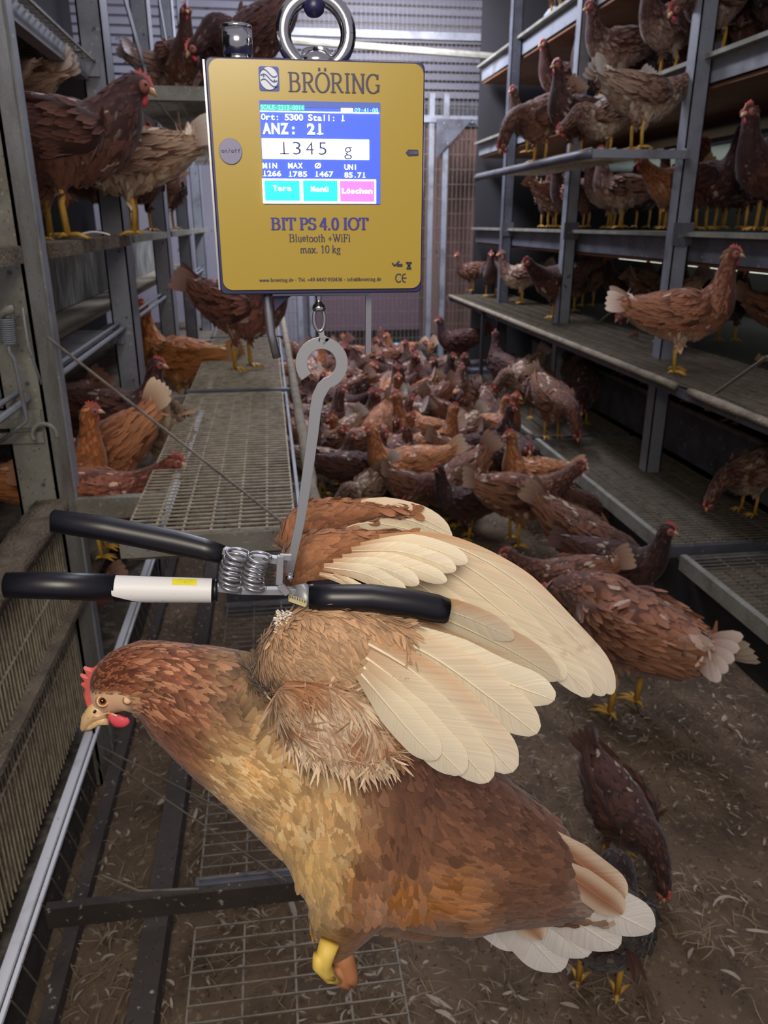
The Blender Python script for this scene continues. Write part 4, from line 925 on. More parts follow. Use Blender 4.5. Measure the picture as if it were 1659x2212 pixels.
for i, (y, x, h, p, s) in enumerate([(3.55, -.62, 0, 'brown', 'alert'), (3.8, -.66, 330, 'dark', 'alert'), (4.15, -.60, 300, 'dark', 'stand'), (4.9, -.60, 250, 'brown', 'stand'), (5.4, -.62, 60, 'dark', 'stand')]):
    place(W3(x, y, -.045), h, p, s, 1.25 if y > 4 else 1.05, (.95, .95, 1), ['red-faced hen peering out just right of the second left post', 'dark-headed hen right of the red-faced one, below the upper left arm', 'dark hen hunched on the perch board near the third left post', 'brown hen on the perch board just left of the scale', 'dark hen far along the left perch board behind the scale'][i], 'hens of the left middle tier')
# upper tiers left
for i, (y, x, z, h, p, s) in enumerate([(2.6, -.9, .20, 20, 'brown', 'stand'), (2.45, -1.1, .20, 340, 'brown', 'alert'), (2.85, -.8, .18, 180, 'mottled', 'stand')]):
    place(W3(x, y, z), h, p, s, 1.05, (1.1, 1, .95), ['brown hen roosting at the upper left below the wire ceiling', 'hen head and neck at the top left corner behind the near post', 'mottled hen roosting beside the second left post'][i], 'top left roosting hens')
for y0 in (2.2,):
    thing('inner_perch', MB().tube([W3(-.85, 1.9, .185), W3(-.85, 3.15, .185)], .015), G['galv_dirty'], 'round inner perch carrying the top left hens', 'perch')
    thing('inner_perch', MB().tube([W3(-1.1, 1.9, .185), W3(-1.1, 3.15, .185)], .015), G['galv_dirty'], 'second inner perch at the top left, deeper in the rack', 'perch')
for i, (y, x, h, p, s, k) in enumerate([(3.75, -.12, 250, 'dark', 'peck', 1.1), (3.95, -.34, 290, 'brown', 'stand', 1), (4.3, -.42, 30, 'mottled', 'stand', 1), (3.55, .0, 200, 'dark', 'tailup', 1.15), (4.35, -.1, 280, 'brown', 'stand', 1.1), (5.3, -.3, 260, 'dark', 'stand', 1), (5.6, -.05, 200, 'brown', 'stand', 1)]):
    place(W3(x, y, .47), h, p, s, k, (.85, .8, .9), ['large dark hen bending down behind the left of the scale top', 'brown hen on the upper walkway left of the scale', 'hen with pale neck patch on the upper walkway beside the diagonal brace', 'dark hen behind the chrome fitting on the scale', 'brown hen on the upper walkway between chrome fitting and ring', 'dark hen far along the upper left walkway', 'brown hen hidden mostly behind the scale top'][i], 'hens on the upper left walkway')
# raised walkway and lower left tier
place(W3(-.13, 3.52, -.61), 325, 'brown', 'stand', 1.38, (.9, .8, .9), 'brown hen landing on the raised walkway below the left of the scale, yellow legs spread')
place(W3(-.45, 3.95, -.875), 165, 'buff', 'alert', 1.3, (1.0, .85, .6), 'orange-lit hen standing upright left of the walkway, head turned left')  # orange light on this hen is put into its tint
place(W3(-.60, 2.95, -.875), 10, 'dark', 'stand', 1.12, (1.1, 1, 1), 'hen with red comb looking right just before the second left post')
place(W3(-.80, 3.0, -.875), 240, 'brown', 'stand', 1.1, (.9, .7, .6), 'deep red-brown hen below the fine wire shelf, behind the bent wire')
place(W3(-.64, 2.2, -.875), 15, 'buff', 'alert', .98, (1, .85, .75), 'pink-faced hen looking right from behind the near left post')
place(W3(-.52, 2.45, -.875), 186, 'rust', 'tailup', 1.08, (1.35, 1.25, 1.1), 'rusty hen with steep white-tipped tail beside the raised walkway')
place(W3(-.38, 2.74, -.875), 100, 'mottled', 'peck', 1.0, (1.1, 1.05, .95), 'pale-rumped hen seen from behind at the left edge of the raised walkway')
place(W3(-.49, 2.12, -.865), 2, 'brown', 'forward', .9, (1.3, 1.0, .9), 'red hen crouching low right of the near left post above the black handle')
place(W3(-.75, 1.75, -.875), 100, 'brown', 'stand', 1.1, (1.2, 1.1, 1), 'brown hen left of the near post at the left picture edge', 'hens at the left picture edge')
place(W3(-.66, 1.50, -.875), 80, 'buff', 'stand', 1.0, (1, .9, .8), 'tan hen low behind the crusted plank at the left edge', 'hens at the left picture edge')
place(W3(-.95, 1.9, -.875), 60, 'dark', 'stand', 1.0, (1, .9, .8), 'dark hen deeper in the rack at the left edge', 'hens at the left picture edge')
place(W3(-.70, 2.3, -1.31), 200, 'brown', 'stand', .95, (.8, .7, .7), 'hen in the dark bottom tier below the red crouching hen, orange foot showing')
# floor: named birds
R = [
 (885, 1105, 178, 'buff', 'stand', 1.28, 'buff hen facing left in the middle of the litter just above the wing tips', 1.05),
 (985, 1135, 195, 'brown', 'tailup', 1.2, 'brown hen pecking left with a white-tipped tail, right of the buff hen', 1),
 (985, 1060, 0, 'brown', 'peck', 1.05, 'dark red hen behind the buff hen, head down to the right', .8),
 (1150, 1108, 180, 'buff', 'alert', 1.12, 'light brown hen facing left alone on open litter near the right ledge', .95),
 (1110, 1175, 5, 'brown', 'forward', 1.28, 'brown hen walking right with pale tail on the open litter', 1.05),
 (1250, 1110, 345, 'mottled', 'peck', .85, 'pale-rumped hen pecking beside the right ledge', .95),
 (1300, 1160, 0, 'dark', 'peck', .85, 'dark hen pecking at the foot of the right ledge', .9),
 (1245, 1275, 320, 'brown', 'peck', 1.25, 'brown hen head down with pale tail tip beyond the upper wing', .85),
 (1310, 1325, 330, 'dark', 'stand', 1.1, 'dark hen in the shade of the ledge behind the big pale-rumped hen', .65),
 (1225, 1345, 170, 'brown', 'forward', 1.0, 'hen head and neck peeping out beyond the wing feathers', .95),
 (1345, 1535, 114, 'rust', 'crouch', 1.5, 'big rust hen with cream rump scratching at the right, nearest bird on the litter', .88),
 (1325, 1850, 284, 'dark', 'peck', .78, 'dark hen seen from above behind the hanging hen tail, head down toward the viewer', .8),
 (1290, 2140, 60, 'dark', 'tailup', .95, 'very dark hen in shadow under the white tail of the hanging hen', .4),  # low tint puts the shadow into this hen's colour
 (765, 960, 350, 'brown', 'stand', 1.05, 'hen with pale back patches near the stem of the flat hook', 1), (735, 1010, 200, 'mottled', 'tailup', 1.0, 'mottled hen directly right of the hook stem', .9),
 (830, 950, 150, 'mottled', 'tailup', 1.05, 'cream-tailed hen in the crowd under the scale right leg', .95), (905, 985, 335, 'buff', 'tailup', 1.0, 'tan hen with upright white-tipped tail in mid crowd', .85),
 (860, 1025, 250, 'brown', 'alert', .95, 'red-combed hen facing the viewer behind the buff hen', .9), (1000, 930, 5, 'buff', 'forward', 1.1, 'yellow-backed hen walking right at the right side of the crowd', .8),
 (1045, 985, 350, 'buff', 'alert', 1.0, 'hen with red comb looking right at the right rim of the crowd', .8), (990, 1000, 200, 'mottled', 'tailup', 1.0, 'hen with white pointed tail at the right rim of the crowd', .95),
 (700, 1075, 340, 'mottled', 'stand', 1.05, 'speckled hen beside the perch tube just above the raised wings', .8), (760, 1090, 10, 'dark', 'stand', 1.1, 'dark hen right above the raised wing shoulder', .75), (800, 1120, 200, 'mottled', 'tailup', .9, 'hen with small white tail peak just above the wing', .9),
 (890, 1130, 20, 'brown', 'peck', 1.0, 'brown hen bent low behind the white wing tip', .8), (1010, 1160, 160, 'dark', 'stand', 1.0, 'dark hen left of the walking brown hen', .65),
]
for px, py, h, pal, ps, s, lb, t in R: henz(px, py, FLZ, h, pal, ps, s, lb, None, t)
random.seed(5)
pals = ['brown', 'brown', 'dark', 'brown', 'buff', 'mottled', 'dark']; poses = ['stand', 'tailup', 'peck', 'stand', 'forward', 'alert']
SPOT = [(o.location.x, o.location.y) for o in COL.objects if o.get('category') == 'hen' and o.location.z < .05]
PW = {'stand': 'standing', 'tailup': 'tail up', 'peck': 'head down', 'forward': 'neck out', 'alert': 'head high'}
for row, (y0, y1, cnt) in {'front row': (4.05, 4.6, 11), 'second row': (4.6, 5.3, 13), 'third row': (5.3, 6.1, 15), 'fourth row': (6.1, 7.0, 17), 'farthest row': (7.0, 7.9, 15)}.items():
    for i in range(cnt):
        best = None
        for q in range(40):
            x = random.uniform(.2, 1.05 if y0 < 4 else 1.42); y = random.uniform(y0, y1); dm = min((math.hypot(x-a, y-b) for a, b in SPOT), default=9)
            if best is None or dm > best[0]: best = (dm, x, y)
        _, x, y = best; SPOT.append((x, y)); pal = random.choice(pals); ps = random.choice(poses); hd_ = random.choice((0, 0, 180, 180, 90, 270, 45, 135, 225, 315))+random.uniform(-15, 15)
        lab = {'brown': 'chestnut', 'dark': 'dark brown', 'buff': 'buff', 'mottled': 'pale mottled'}[pal]
        side = 'by perch tube' if x < .55 else ('mid-aisle' if x < 1.0 else 'by right ledge'); fc = 'facing '+['right', 'away', 'left', 'the viewer'][int(((hd_+45) % 360)//90)]
        t = .76*random.uniform(.75, 1.2); place(W3(x, y, FLZ), hd_, pal, ps, random.uniform(1.05, 1.25), (t, t*.93, t*.97), f'{lab} hen, {PW[ps]}, {fc}, {row} of crowd {side}', 'hens of the dense crowd on the litter')
# far right of the floor, on rails and the low ledge
RL = [
 (995, 835, 185, 'dark', 'stand', 1.05, 'dark hen standing left of the perch shelf end, above the crowd', .7, 7.0, 1.72, -1.15),
]
place(W3(1.60, 6.65, -1.17), 175, 'dark', 'stand', 1.15, (.8, .7, .8), 'dark hen standing high at the end of the low ledge before the gate')
place(W3(1.66, 5.55, LZ), 100, 'dark', 'alert', 1.1, (.8, .7, .8), 'dark upright hen on the far low ledge seen from behind')
thing('end_perch', MB().rbox((1.45, 6.45, -1.25), (2.1, 6.9, -1.17)), G['galv_dark'], 'steel step at the far end of the low ledge', 'step')
for px, py, h, pal, ps, s, lb, t in [
 (1125, 870, 200, 'mottled', 'tailup', 1.05, 'hen with cream tail on the low right ledge', .95), (1190, 945, 285, 'brown', 'peck', 1.15, 'chestnut hen facing the viewer on the low right ledge', .9),
 (1250, 915, 250, 'dark', 'tailup', 1.1, 'dark red hen beside the chestnut one on the low ledge', .85), (1235, 880, 60, 'dark', 'tailup', 1.1, 'dark hen with spread tail tips near the shelf underside', .8),
 (1160, 905, 240, 'brown', 'stand', 1.0, 'brown hen between two others on the low ledge', .8)]:
    henz(px, py, LZ, h, pal, ps, s, lb, 'hens on the low right ledge', t)
place(W3(2.02, 2.95, LZ), 190, 'mottled', 'peck', 1.0, (.7, .62, .6), 'hen half hidden behind the low grate ledge at the right edge')
# right shelf
for px, py, h, pal, ps, s, lb, t in [
 (1018, 628, 190, 'brown', 'stand', .95, 'leftmost hen at the far end of the right perch shelf', .75), (1060, 640, 250, 'dark', 'stand', 1.05, 'dark hen second from the far end of the right perch shelf', .8),
 (1085, 628, 200, 'dark', 'alert', .9, 'dark hen behind the second one on the right perch shelf', .75), (1125, 655, 170, 'mottled', 'stand', 1.1, 'pale mottled hen on the far part of the right perch shelf', .85),
 (1205, 690, 205, 'dark', 'forward', 1.3, 'large dark hen with a pale upright tail on the right perch shelf', .95), (1232, 672, 20, 'brown', 'stand', 1.0, 'brown hen behind the large dark shelf hen', .75),
 (1455, 805, 332, 'rust', 'alert', 1.28, 'tan-breasted hen with raised white tail walking on the right perch shelf', 1.12), (1432, 742, 165, 'mottled', 'tailup', 1.05, 'hen behind the tan-breasted one, one yellow leg forward', .9)]:
    henz(px, py, SZ, h, pal, ps, s, lb, None, t)
SH = 'hens in the dark tier behind the right perch shelf'
for i, (x, y, h, pal, ps) in enumerate([(2.55, 5.6, 200, 'dark', 'stand'), (2.5, 5.1, 30, 'brown', 'stand'), (2.6, 4.6, 160, 'dark', 'alert'), (2.5, 4.1, 250, 'dark', 'stand'), (2.45, 3.55, 340, 'brown', 'stand'), (2.6, 3.3, 200, 'dark', 'alert'), (2.75, 3.8, 60, 'buff', 'stand'), (2.45, 3.0, 240, 'brown', 'stand'), (2.7, 2.8, 100, 'dark', 'stand'), (3.0, 3.4, 180, 'brown', 'stand'), (2.45, 6.0, 90, 'brown', 'stand')]):
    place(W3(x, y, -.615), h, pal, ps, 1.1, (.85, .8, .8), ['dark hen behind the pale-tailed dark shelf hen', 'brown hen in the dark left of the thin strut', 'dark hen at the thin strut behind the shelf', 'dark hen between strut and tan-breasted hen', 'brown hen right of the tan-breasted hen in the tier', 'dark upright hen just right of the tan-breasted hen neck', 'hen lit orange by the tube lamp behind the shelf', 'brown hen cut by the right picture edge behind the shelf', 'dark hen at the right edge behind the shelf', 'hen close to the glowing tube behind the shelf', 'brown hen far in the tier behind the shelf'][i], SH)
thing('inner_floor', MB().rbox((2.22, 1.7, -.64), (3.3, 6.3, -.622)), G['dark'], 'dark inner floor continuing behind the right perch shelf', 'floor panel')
for i, (x, y, h, pal) in enumerate([(2.2, 3.45, 200, 'buff'), (2.2, 4.4, 20, 'brown'), (2.2, 4.75, 200, 'dark'), (2.25, 2.6, 250, 'brown'), (2.2, 3.95, 340, 'buff'), (2.25, 5.3, 200, 'dark')]):
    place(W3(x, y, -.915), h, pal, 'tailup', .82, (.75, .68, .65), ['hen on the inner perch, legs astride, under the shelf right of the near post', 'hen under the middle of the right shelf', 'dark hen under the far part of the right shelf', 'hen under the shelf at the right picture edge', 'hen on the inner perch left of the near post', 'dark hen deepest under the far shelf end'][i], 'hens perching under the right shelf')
# middle right tier (on the dark beam)
MT = [(6.2, 250, 'brown', 'stand', 2.15), (5.95, 20, 'brown', 'forward', 2.1), (5.7, 200, 'dark', 'stand', 2.15), (5.45, 230, 'brown', 'forward', 2.1), (5.0, 180, 'mottled', 'stand', 2.15), (4.75, 160, 'mottled', 'alert', 2.1), (4.55, 80, 'brown', 'stand', 2.3), (4.1, 200, 'buff', 'forward', 2.1), (3.75, 60, 'dark', 'stand', 2.35), (3.3, 200, 'dark', 'stand', 2.12), (3.15, 20, 'mottled', 'stand', 2.35), (2.9, 250, 'brown', 'stand', 2.1), (5.3, 90, 'dark', 'alert', 2.5), (4.4, 30, 'dark', 'alert', 2.6), (3.5, 180, 'brown', 'alert', 2.6), (2.75, 180, 'dark', 'alert', 2.4)]
ML = ['first hen at the far end of the middle right tier', 'second hen from the far end of the middle right tier', 'dark hen third from the far end of the middle right tier', 'rust hen left of the middle post on the middle right tier', 'mottled hen right of the middle post on the middle right tier', 'upright mottled hen between the two right posts, middle tier', 'brown hen behind the upright mottled one, middle right tier', 'tan hen leaning left beside the near right post', 'dark hen in the depth behind the near right post', 'big dark hen right of the near post, one pale leg forward', 'hen with large pale tail at the right edge of the middle tier', 'brown hen cut by the right picture edge, middle tier', 'tall dark hen deep in the far middle right tier', 'tall dark hen deep between the right posts', 'lamp-lit orange-necked hen right of the near post', 'dark hen deepest at the right edge of the middle tier']
for (y, h, pal, ps, x), lb in zip(MT, ML):
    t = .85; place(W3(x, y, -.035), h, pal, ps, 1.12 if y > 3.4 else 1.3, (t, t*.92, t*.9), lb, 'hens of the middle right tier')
# upper platform and upper tier
for px, py, X, z, h, pal, ps, s, lb, t in [
 (1255, 322, 1.62, .305, 195, 'dark', 'alert', 1.12, 'dark upright hen facing left on the small upper platform', .85), (1375, 312, 1.66, .305, 5, 'mottled', 'forward', 1.12, 'mottled hen facing right on the small upper platform', .95),
 (1300, 316, 1.72, .305, 170, 'mottled', 'tailup', 1.05, 'hen with fluffed pale rump between the two platform hens', .9), (1165, 350, 1.5, .305, 200, 'brown', 'peck', 1.2, 'red-brown hen bending down at the outer end of the upper platform', .9),
 (1150, 255, 1.7, .42, 200, 'mottled', 'stand', 1.0, 'pale mottled hen high behind the bending hen at the far right post', .9)]:
    henx(px, py, X, z, h, pal, ps, s, lb, None, t)
UT = [(5.9, 200, 'brown', 'stand', 2.1), (5.5, 160, 'dark', 'alert', 2.2), (4.85, 180, 'mottled', 'stand', 2.05), (4.6, 20, 'dark', 'stand', 2.3), (4.35, 200, 'mottled', 'stand', 2.1), (4.0, 200, 'dark', 'stand', 2.1), (3.7, 90, 'dark', 'stand', 2.3), (3.35, 250, 'dark', 'stand', 2.1), (3.0, 200, 'dark', 'stand', 2.15), (5.2, 90, 'dark', 'stand', 2.5)]
UL = ['brown hen at the far end of the upper right tier', 'dark hen with a small white tail tip in the far upper right tier', 'hen with cream rump behind the middle post of the upper right tier', 'dark hen just right of the middle post, upper right tier', 'mottled hen in mid upper right tier', 'dark hen gripping the upper rail left of the near post', 'dark hen in the shade behind the near post, upper tier', 'dark hen with yellow feet on the rail right of the near post, upper tier', 'dark hen at the top right picture corner', 'dark hen deep in the upper right tier']
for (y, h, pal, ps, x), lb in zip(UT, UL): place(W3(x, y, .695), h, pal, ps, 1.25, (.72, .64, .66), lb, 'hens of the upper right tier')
for y, h, lb in ((5.9, 200, 'mottled hen on the topmost rail left of the bell drinker'), (5.45, 30, 'brown hen on the topmost rail above the bell drinker')):
    place(W3(2.0, y, 1.30), h, 'mottled' if y > 5.5 else 'brown', 'stand', 1.1, (.85, .75, .75), lb, 'hens on the topmost right rail')

for i, (y, h, pal, ps, x) in enumerate([(6.0, 160, 'dark', 'alert', 2.4), (5.6, 30, 'brown', 'stand', 2.45), (4.9, 60, 'dark', 'stand', 2.5), (4.25, 120, 'brown', 'alert', 2.45), (3.9, 300, 'dark', 'alert', 2.15), (3.15, 170, 'dark', 'alert', 2.7)]):
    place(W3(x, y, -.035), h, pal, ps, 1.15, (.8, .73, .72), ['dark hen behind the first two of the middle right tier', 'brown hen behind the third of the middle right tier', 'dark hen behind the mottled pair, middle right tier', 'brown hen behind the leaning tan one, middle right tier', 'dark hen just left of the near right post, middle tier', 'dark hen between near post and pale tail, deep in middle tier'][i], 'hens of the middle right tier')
for i, (y, h, pal, ps, x) in enumerate([(5.6, 30, 'brown', 'stand', 2.5), (4.5, 250, 'dark', 'alert', 2.6), (4.15, 90, 'brown', 'stand', 2.45), (3.5, 180, 'dark', 'alert', 2.5), (3.2, 30, 'brown', 'stand', 2.5), (3.75, 200, 'mottled', 'tailup', 2.02)]):
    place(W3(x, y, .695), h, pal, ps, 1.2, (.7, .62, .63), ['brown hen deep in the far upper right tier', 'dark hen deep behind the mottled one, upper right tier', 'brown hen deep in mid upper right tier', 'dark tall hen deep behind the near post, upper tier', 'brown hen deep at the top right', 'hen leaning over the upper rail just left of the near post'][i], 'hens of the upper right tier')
# nudge neighbours on the same level apart
hens = [o for o in COL.objects if o.get('category') == 'hen']; home = {o: o.location.copy() for o in hens}
for it in range(30):
    for i, a in enumerate(hens):
        for b_ in hens[i+1:]:
            if abs(a.location.z-b_.location.z) > .12: continue
            dx, dy = b_.location.x-a.location.x, b_.location.y-a.location.y; dd = math.hypot(dx, dy)
            if dd < .21:
                u = (dx/(dd+1e-6), dy/(dd+1e-6)); m_ = (.21-dd)*.3; rack = a.location.z > .1
                for o, sg in ((a, -1), (b_, 1)):
                    o.location.y += sg*u[1]*m_
                    if not rack: o.location.x += sg*u[0]*m_
                    dv = o.location-home[o]; lim = .09
                    if dv.length > lim: o.location = home[o]+dv*(lim/dv.length)
for o in hens:
    if o.location.z < .02: o.location.x = min(max(o.location.x, .12), 1.47)

# ------------------------------------------------------------------ the hanging hen
D0 = .60
hero = empty('hen', atd(700, 1600, D0), 'large brown hen hanging by its wings from the clamp in the foreground', 'hen')
def HP(x, y, d=0): return atd(x, y, D0+d)
def HR(rows, dd=0):
    out = []
    for r in rows:
        x, y, rn = r[:3]; rl = r[3] if len(r) > 3 else rn*.78; d = (r[4] if len(r) > 4 else 0)+dd; p = HP(x, y, d); k = pxm(p); out.append((p.x, p.y, p.z, rl*k, rn*k))
    return out
SIDE = tuple(HD)
mb = MB()
main = [(214, 1536, 14, 14), (225, 1524, 28, 26), (239, 1502, 50, 42), (258, 1482, 69, 54), (292, 1470, 82, 64), (335, 1472, 92, 72), (400, 1500, 122, 92), (490, 1545, 152, 118), (600, 1605, 178, 142), (730, 1690, 205, 162), (860, 1775, 212, 168), (985, 1835, 200, 150), (1090, 1872, 166, 110), (1180, 1910, 112, 66), (1250, 1935, 66, 34), (1295, 1950, 30, 14)]
C_main = loft(mb, HR(main), 6, 26, SIDE)
th = [(740, 1740, 130, 90), (760, 1840, 140, 92), (765, 1920, 112, 76), (745, 1985, 78, 52), (728, 2035, 46, 34), (715, 2065, 26, 24)]
C_th = loft(mb, HR(th, -.035), 5, 20, SIDE)
th2 = [(860, 1830, 130, 90), (885, 1910, 120, 80), (905, 1965, 80, 60), (950, 2000, 36, 36)]
C_th2 = loft(mb, HR(th2, .0), 5, 20, SIDE)
th3 = [(800, 1850, 110, 80), (835, 1930, 95, 62), (840, 1985, 50, 40), (842, 2010, 18, 18)]
C_th3 = loft(mb, HR(th3, -.015), 5, 20, SIDE)
sho = [(640, 1500, 120, 70), (690, 1440, 110, 62), (740, 1390, 80, 50)]
C_sho = loft(mb, HR(sho, -.03), 5, 16, SIDE)
hb = fuse(mb, .0036, 5); hb.shade_smooth()
cR, cU, cF = np.array(RT), np.array(UP), np.array(FW)
def topx(p):
    q = p-np.array((0, 0, CH)); d = q@cF; return 829.5+F*(q@cR)/d, 1106-F*(q@cU)/d
def smooth(a, b, x): t = np.clip((x-a)/(b-a), 0, 1); return t*t*(3-2*t)
K_ = lambda *c: S3(*c)[None]
hood = K_(120, 62, 38); neckc = K_(112, 62, 42); neckl = K_(206, 150, 112); tan = K_(202, 158, 102); tanl = K_(226, 194, 142); back = K_(84, 54, 42); backl = K_(140, 98, 76); orange = K_(172, 118, 72); fluffc = K_(222, 180, 112); whitec = K_(225, 212, 196)
def hcol(p, rg):
    x, y = topx(p); N = len(p); r = rg.random((N, 1)); r2 = rg.random((N, 1))
    # distance below the throat-to-vent diagonal tells breast from back
    u = (x-300); line = 1560+.42*u-60*smooth(300, 600, x); lo = smooth(-70, 60, y-line)[:, None]
    pa_ = np.array([noise.noise(Vector((a*38, b*38, 1))) for a, b in zip(p[:, 0], p[:, 2])])[:, None]
    nk = smooth(560, 300, x)[:, None]
    upc = neckc*(.42+.9*r)*nk+back*(.6+.7*r)*(1-nk); hk = .12+.48*nk; upc = np.where(r2 < .25, upc*(1-hk)+neckl*hk, upc)  # random paler feathers paint the sheen streaks onto the neck
    br = smooth(360, 520, x)[:, None]; lower = neckc*(.8+.4*r)*(1-br)+(tan*(.72+.45*r))*br; lower = np.where((r2 < .25) & (br > .5), tanl, lower)
    rear = smooth(690, 860, x+(y-1700)*.12)[:, None]
    lower = lower*(1-rear)+(back*(.7+.8*r)*.8+orange*.2*(.7+.5*r))*rear
    c = upc*(1-lo)+lower*lo; c = c*(1+pa_*.55)
    # belly and thigh fluff
    f = (smooth(1830, 1930, y)*smooth(1090, 960, x))[:, None]; c = c*(1-f)+(orange*(.75+.5*r)+pa_*.12)*f
    ff = (smooth(760, 690, x+0*(y))*smooth(1780, 1860, y))[:, None]; c = c*(1-ff)+fluffc*(.7+.45*r)*ff
    tl = smooth(1180, 1290, x+(y-1950)*.15)[:, None]; c = c*(1-tl)+(whitec*.45+back*.6)*tl*(.7+.5*r)
    hd = smooth(300, 262, x)[:, None]; c = c*(1-hd)+hood*(.75+.45*r)*hd
    fc = (smooth(300, 280, x)*smooth(1494, 1512, y))[:, None]; c = c*(1-fc)+K_(214, 168, 124)*fc
    tip = c*.75+.25*np.where(rear > .5, backl, np.where(nk > .5, neckl, tanl)); return np.clip(c, .005, 1), np.clip(tip*(.9+.3*r), 0, 1)
def hsize(p, rg):
    x, y = topx(p); hd = smooth(300, 250, x); nk = smooth(620, 330, x); L = .019*(1-nk)+.0135*nk; L = L*(1-hd)+.0042*hd; W = .0105*(1-nk)+.0036*nk; W = W*(1-hd)+.0018*hd
    fl = smooth(1830, 1930, y)*smooth(1090, 960, x); L = L*(1+.35*fl); W = W*(1-.35*fl); tl = smooth(1100, 1250, x); L = L*(1+.5*tl); br_ = smooth(440, 520, x)*smooth(800, 720, x)*smooth(1560, 1620, y)*smooth(1820, 1760, y); L = L*(1-.28*br_); W = W*(1+.35*br_); j = .75+.5*rg.random(len(p)); return L*j, W*j
v, _ = mesh_np(hb); rgx = np.random.default_rng(3); cb, _ = hcol(v, rgx); cb = cb*.0+np.clip(cb, 0, 1)*.55
xx, yy = topx(v); fm = ((smooth(285, 268, xx)*smooth(1488, 1502, yy)))[:, None]; cb = cb*(1-fm)+K_(232, 190, 150)*fm
setcol(hb, np.clip(cb, 0, 1)); obj('body', hb, G['hero'], None)
hbo = [o for o in COL.objects if o.data is hb][0]
def hchild(o, par=hero):
    M_ = Matrix.Identity(4); l = par
    while l is not None: M_ = Matrix.LocRotScale(l.location, l.rotation_euler, l.scale) @ M_; l = l.parent
    o.parent = par; o.data.transform(M_.inverted()); return o
chs = [C_main, C_th, C_th2, C_th3, C_sho[::1]]
def keep_h(p):
    x, y = topx(p); face = (x < 284-.5*(1512-y).clip(0, 99)) & (y > 1500) & (x > 190); return ~(face | (x < 200) | (x > 1262) | ((y > 1975) & (x < 1000)))
V, Fq, Cc = scatter(hb, 30000, chs, hsize, hcol, lift=.13, jit=.16, seed=5, keep=keep_h)
UV = np.tile(np.array([(u, t, 0) for t in TS for u in (-1, 0, 1)]), (len(V)//15, 1)); UV[:, 2] = np.repeat(np.random.default_rng(2).random(len(V)//15)*60, 15)
hchild(obj('plumage', npmesh('plumage', V, Fq, Cc, UV), G['hero']))
hchild(hbo)
def hadd(name, mbx, m, par=hero, sm=True, lab=None):
    o = mbx.build(name, G[m], par, sm); 
    if lab: o['label'] = lab
    return o
# head
def wisps(me, N, keep, col, L, seed, lift=.4, jit=.35, W_=.0009, flow=None):
    V, Fq, Cc = scatter(me, N, flow or chs, lambda p, rg: (L*(.5+rg.random(len(p))), W_*(.6+.8*rg.random(len(p)))), col, lift=lift, jit=jit, seed=seed, keep=keep)
    UVv = np.zeros((len(V), 3)); return npmesh('down', V, Fq, Cc, UVv)
def kw(p):
    x, y = topx(p); return ((y > 1790) & (y < 2045) & (x < 1080)) | ((x < 700) & (y > 1700))
hchild(obj('down', wisps(hb, 16000, kw, lambda p, rg: tuple(q*1.08 for q in hcol(p, rg)), .017, 77), G['hero']))
fs_ = -.040      # the near cheek lies this far in front of the mid plane
def cheek(x, y, k=1.0): return HP(x, y, fs_*k)
b = MB(); P = [HP(226, 1530, -.004), HP(205, 1538, -.004), HP(190, 1552, -.004), HP(180, 1572, -.004), HP(177, 1580, -.004)]
b.tube(P, [.0092, .0084, .0062, .0032, .0008], 14); hadd('beak', b, 'beak')
b = MB(); b.tube([HP(234, 1553, -.006), HP(214, 1557, -.006), HP(195, 1570, -.006), HP(185, 1578, -.006)], [.0055, .0042, .0028, .0008], 10); hadd('lower_beak', b, 'beak')
b = MB(); b.tube([HP(206, 1535, -.0135), HP(203, 1539, -.0135)], .0012, 6); hadd('nostril', b, 'pupil')
cmb = [(200, 1540), (186, 1530), (179, 1505), (182, 1490), (170, 1480), (182, 1476), (168, 1458), (186, 1462), (176, 1442), (197, 1448), (212, 1436), (222, 1450), (226, 1462), (212, 1480), (204, 1500), (204, 1520)]
b = MB(); b.plate([HP(x, y, -.0035) for x, y in cmb], SIDE, .005); hadd('comb', b, 'skin', sm=False).modifiers.new('bevel', 'BEVEL').width = .0016
def blob(pts, name, m, flat=.5):
    b = MB(); C = loft(b, HR([(x, y, r, r*flat, d) for x, y, r, d in pts]), 4, 14, SIDE); return hadd(name, b, m)
blob([(236, 1543, 6, -.022), (246, 1552, 13, -.023), (258, 1558, 15, -.023), (270, 1558, 12, -.023), (279, 1554, 5, -.022)], 'wattle', 'skin2')
blob([(238, 1550, 6, .012), (250, 1560, 12, .012), (264, 1560, 11, .012), (274, 1555, 5, .012)], 'wattle', 'skin2')
# find the near cheek surface so the eye sits on it
from mathutils.bvhtree import BVHTree
dg = bpy.context.evaluated_depsgraph_get(); vv, tt_ = mesh_np(hb); off = np.array(hero.location)
bv = BVHTree.FromPolygons([Vector(q)+hero.location for q in vv], [tuple(t) for t in tt_.tolist()])
def onskin(x, y, out=0):
    r = ray(x, y).normalized(); h = bv.ray_cast(Vector((0, 0, CH)), r)
    return (h[0]-r*out) if h[0] is not None else HP(x, y, -.04)
e = onskin(222, 1514)
r = -ray(222, 1514).normalized(); ez = pxm(e)
b = MB(); b.tube([e-r*.002, e+r*.0008, e+r*.0020], [15*ez, 13*ez, 10*ez], 20); hadd('eyelid', b, 'face')
b = MB(); b.tube([e-r*.001, e+r*.0016, e+r*.0030, e+r*.0036], [10.5*ez, 10*ez, 7.5*ez, 3*ez], 20); hadd('eye', b, 'eye')
b = MB(); b.tube([e+r*.001, e+r*.0034, e+r*.0040], [6.5*ez, 6*ez, 3*ez], 16); hadd('pupil', b, 'pupil')
b = MB(); q = onskin(276, 1512, -.001); b.tube([q, q+r*.002], [11*ez, 5*ez], 12); hadd('ear_lobe', b, 'face')
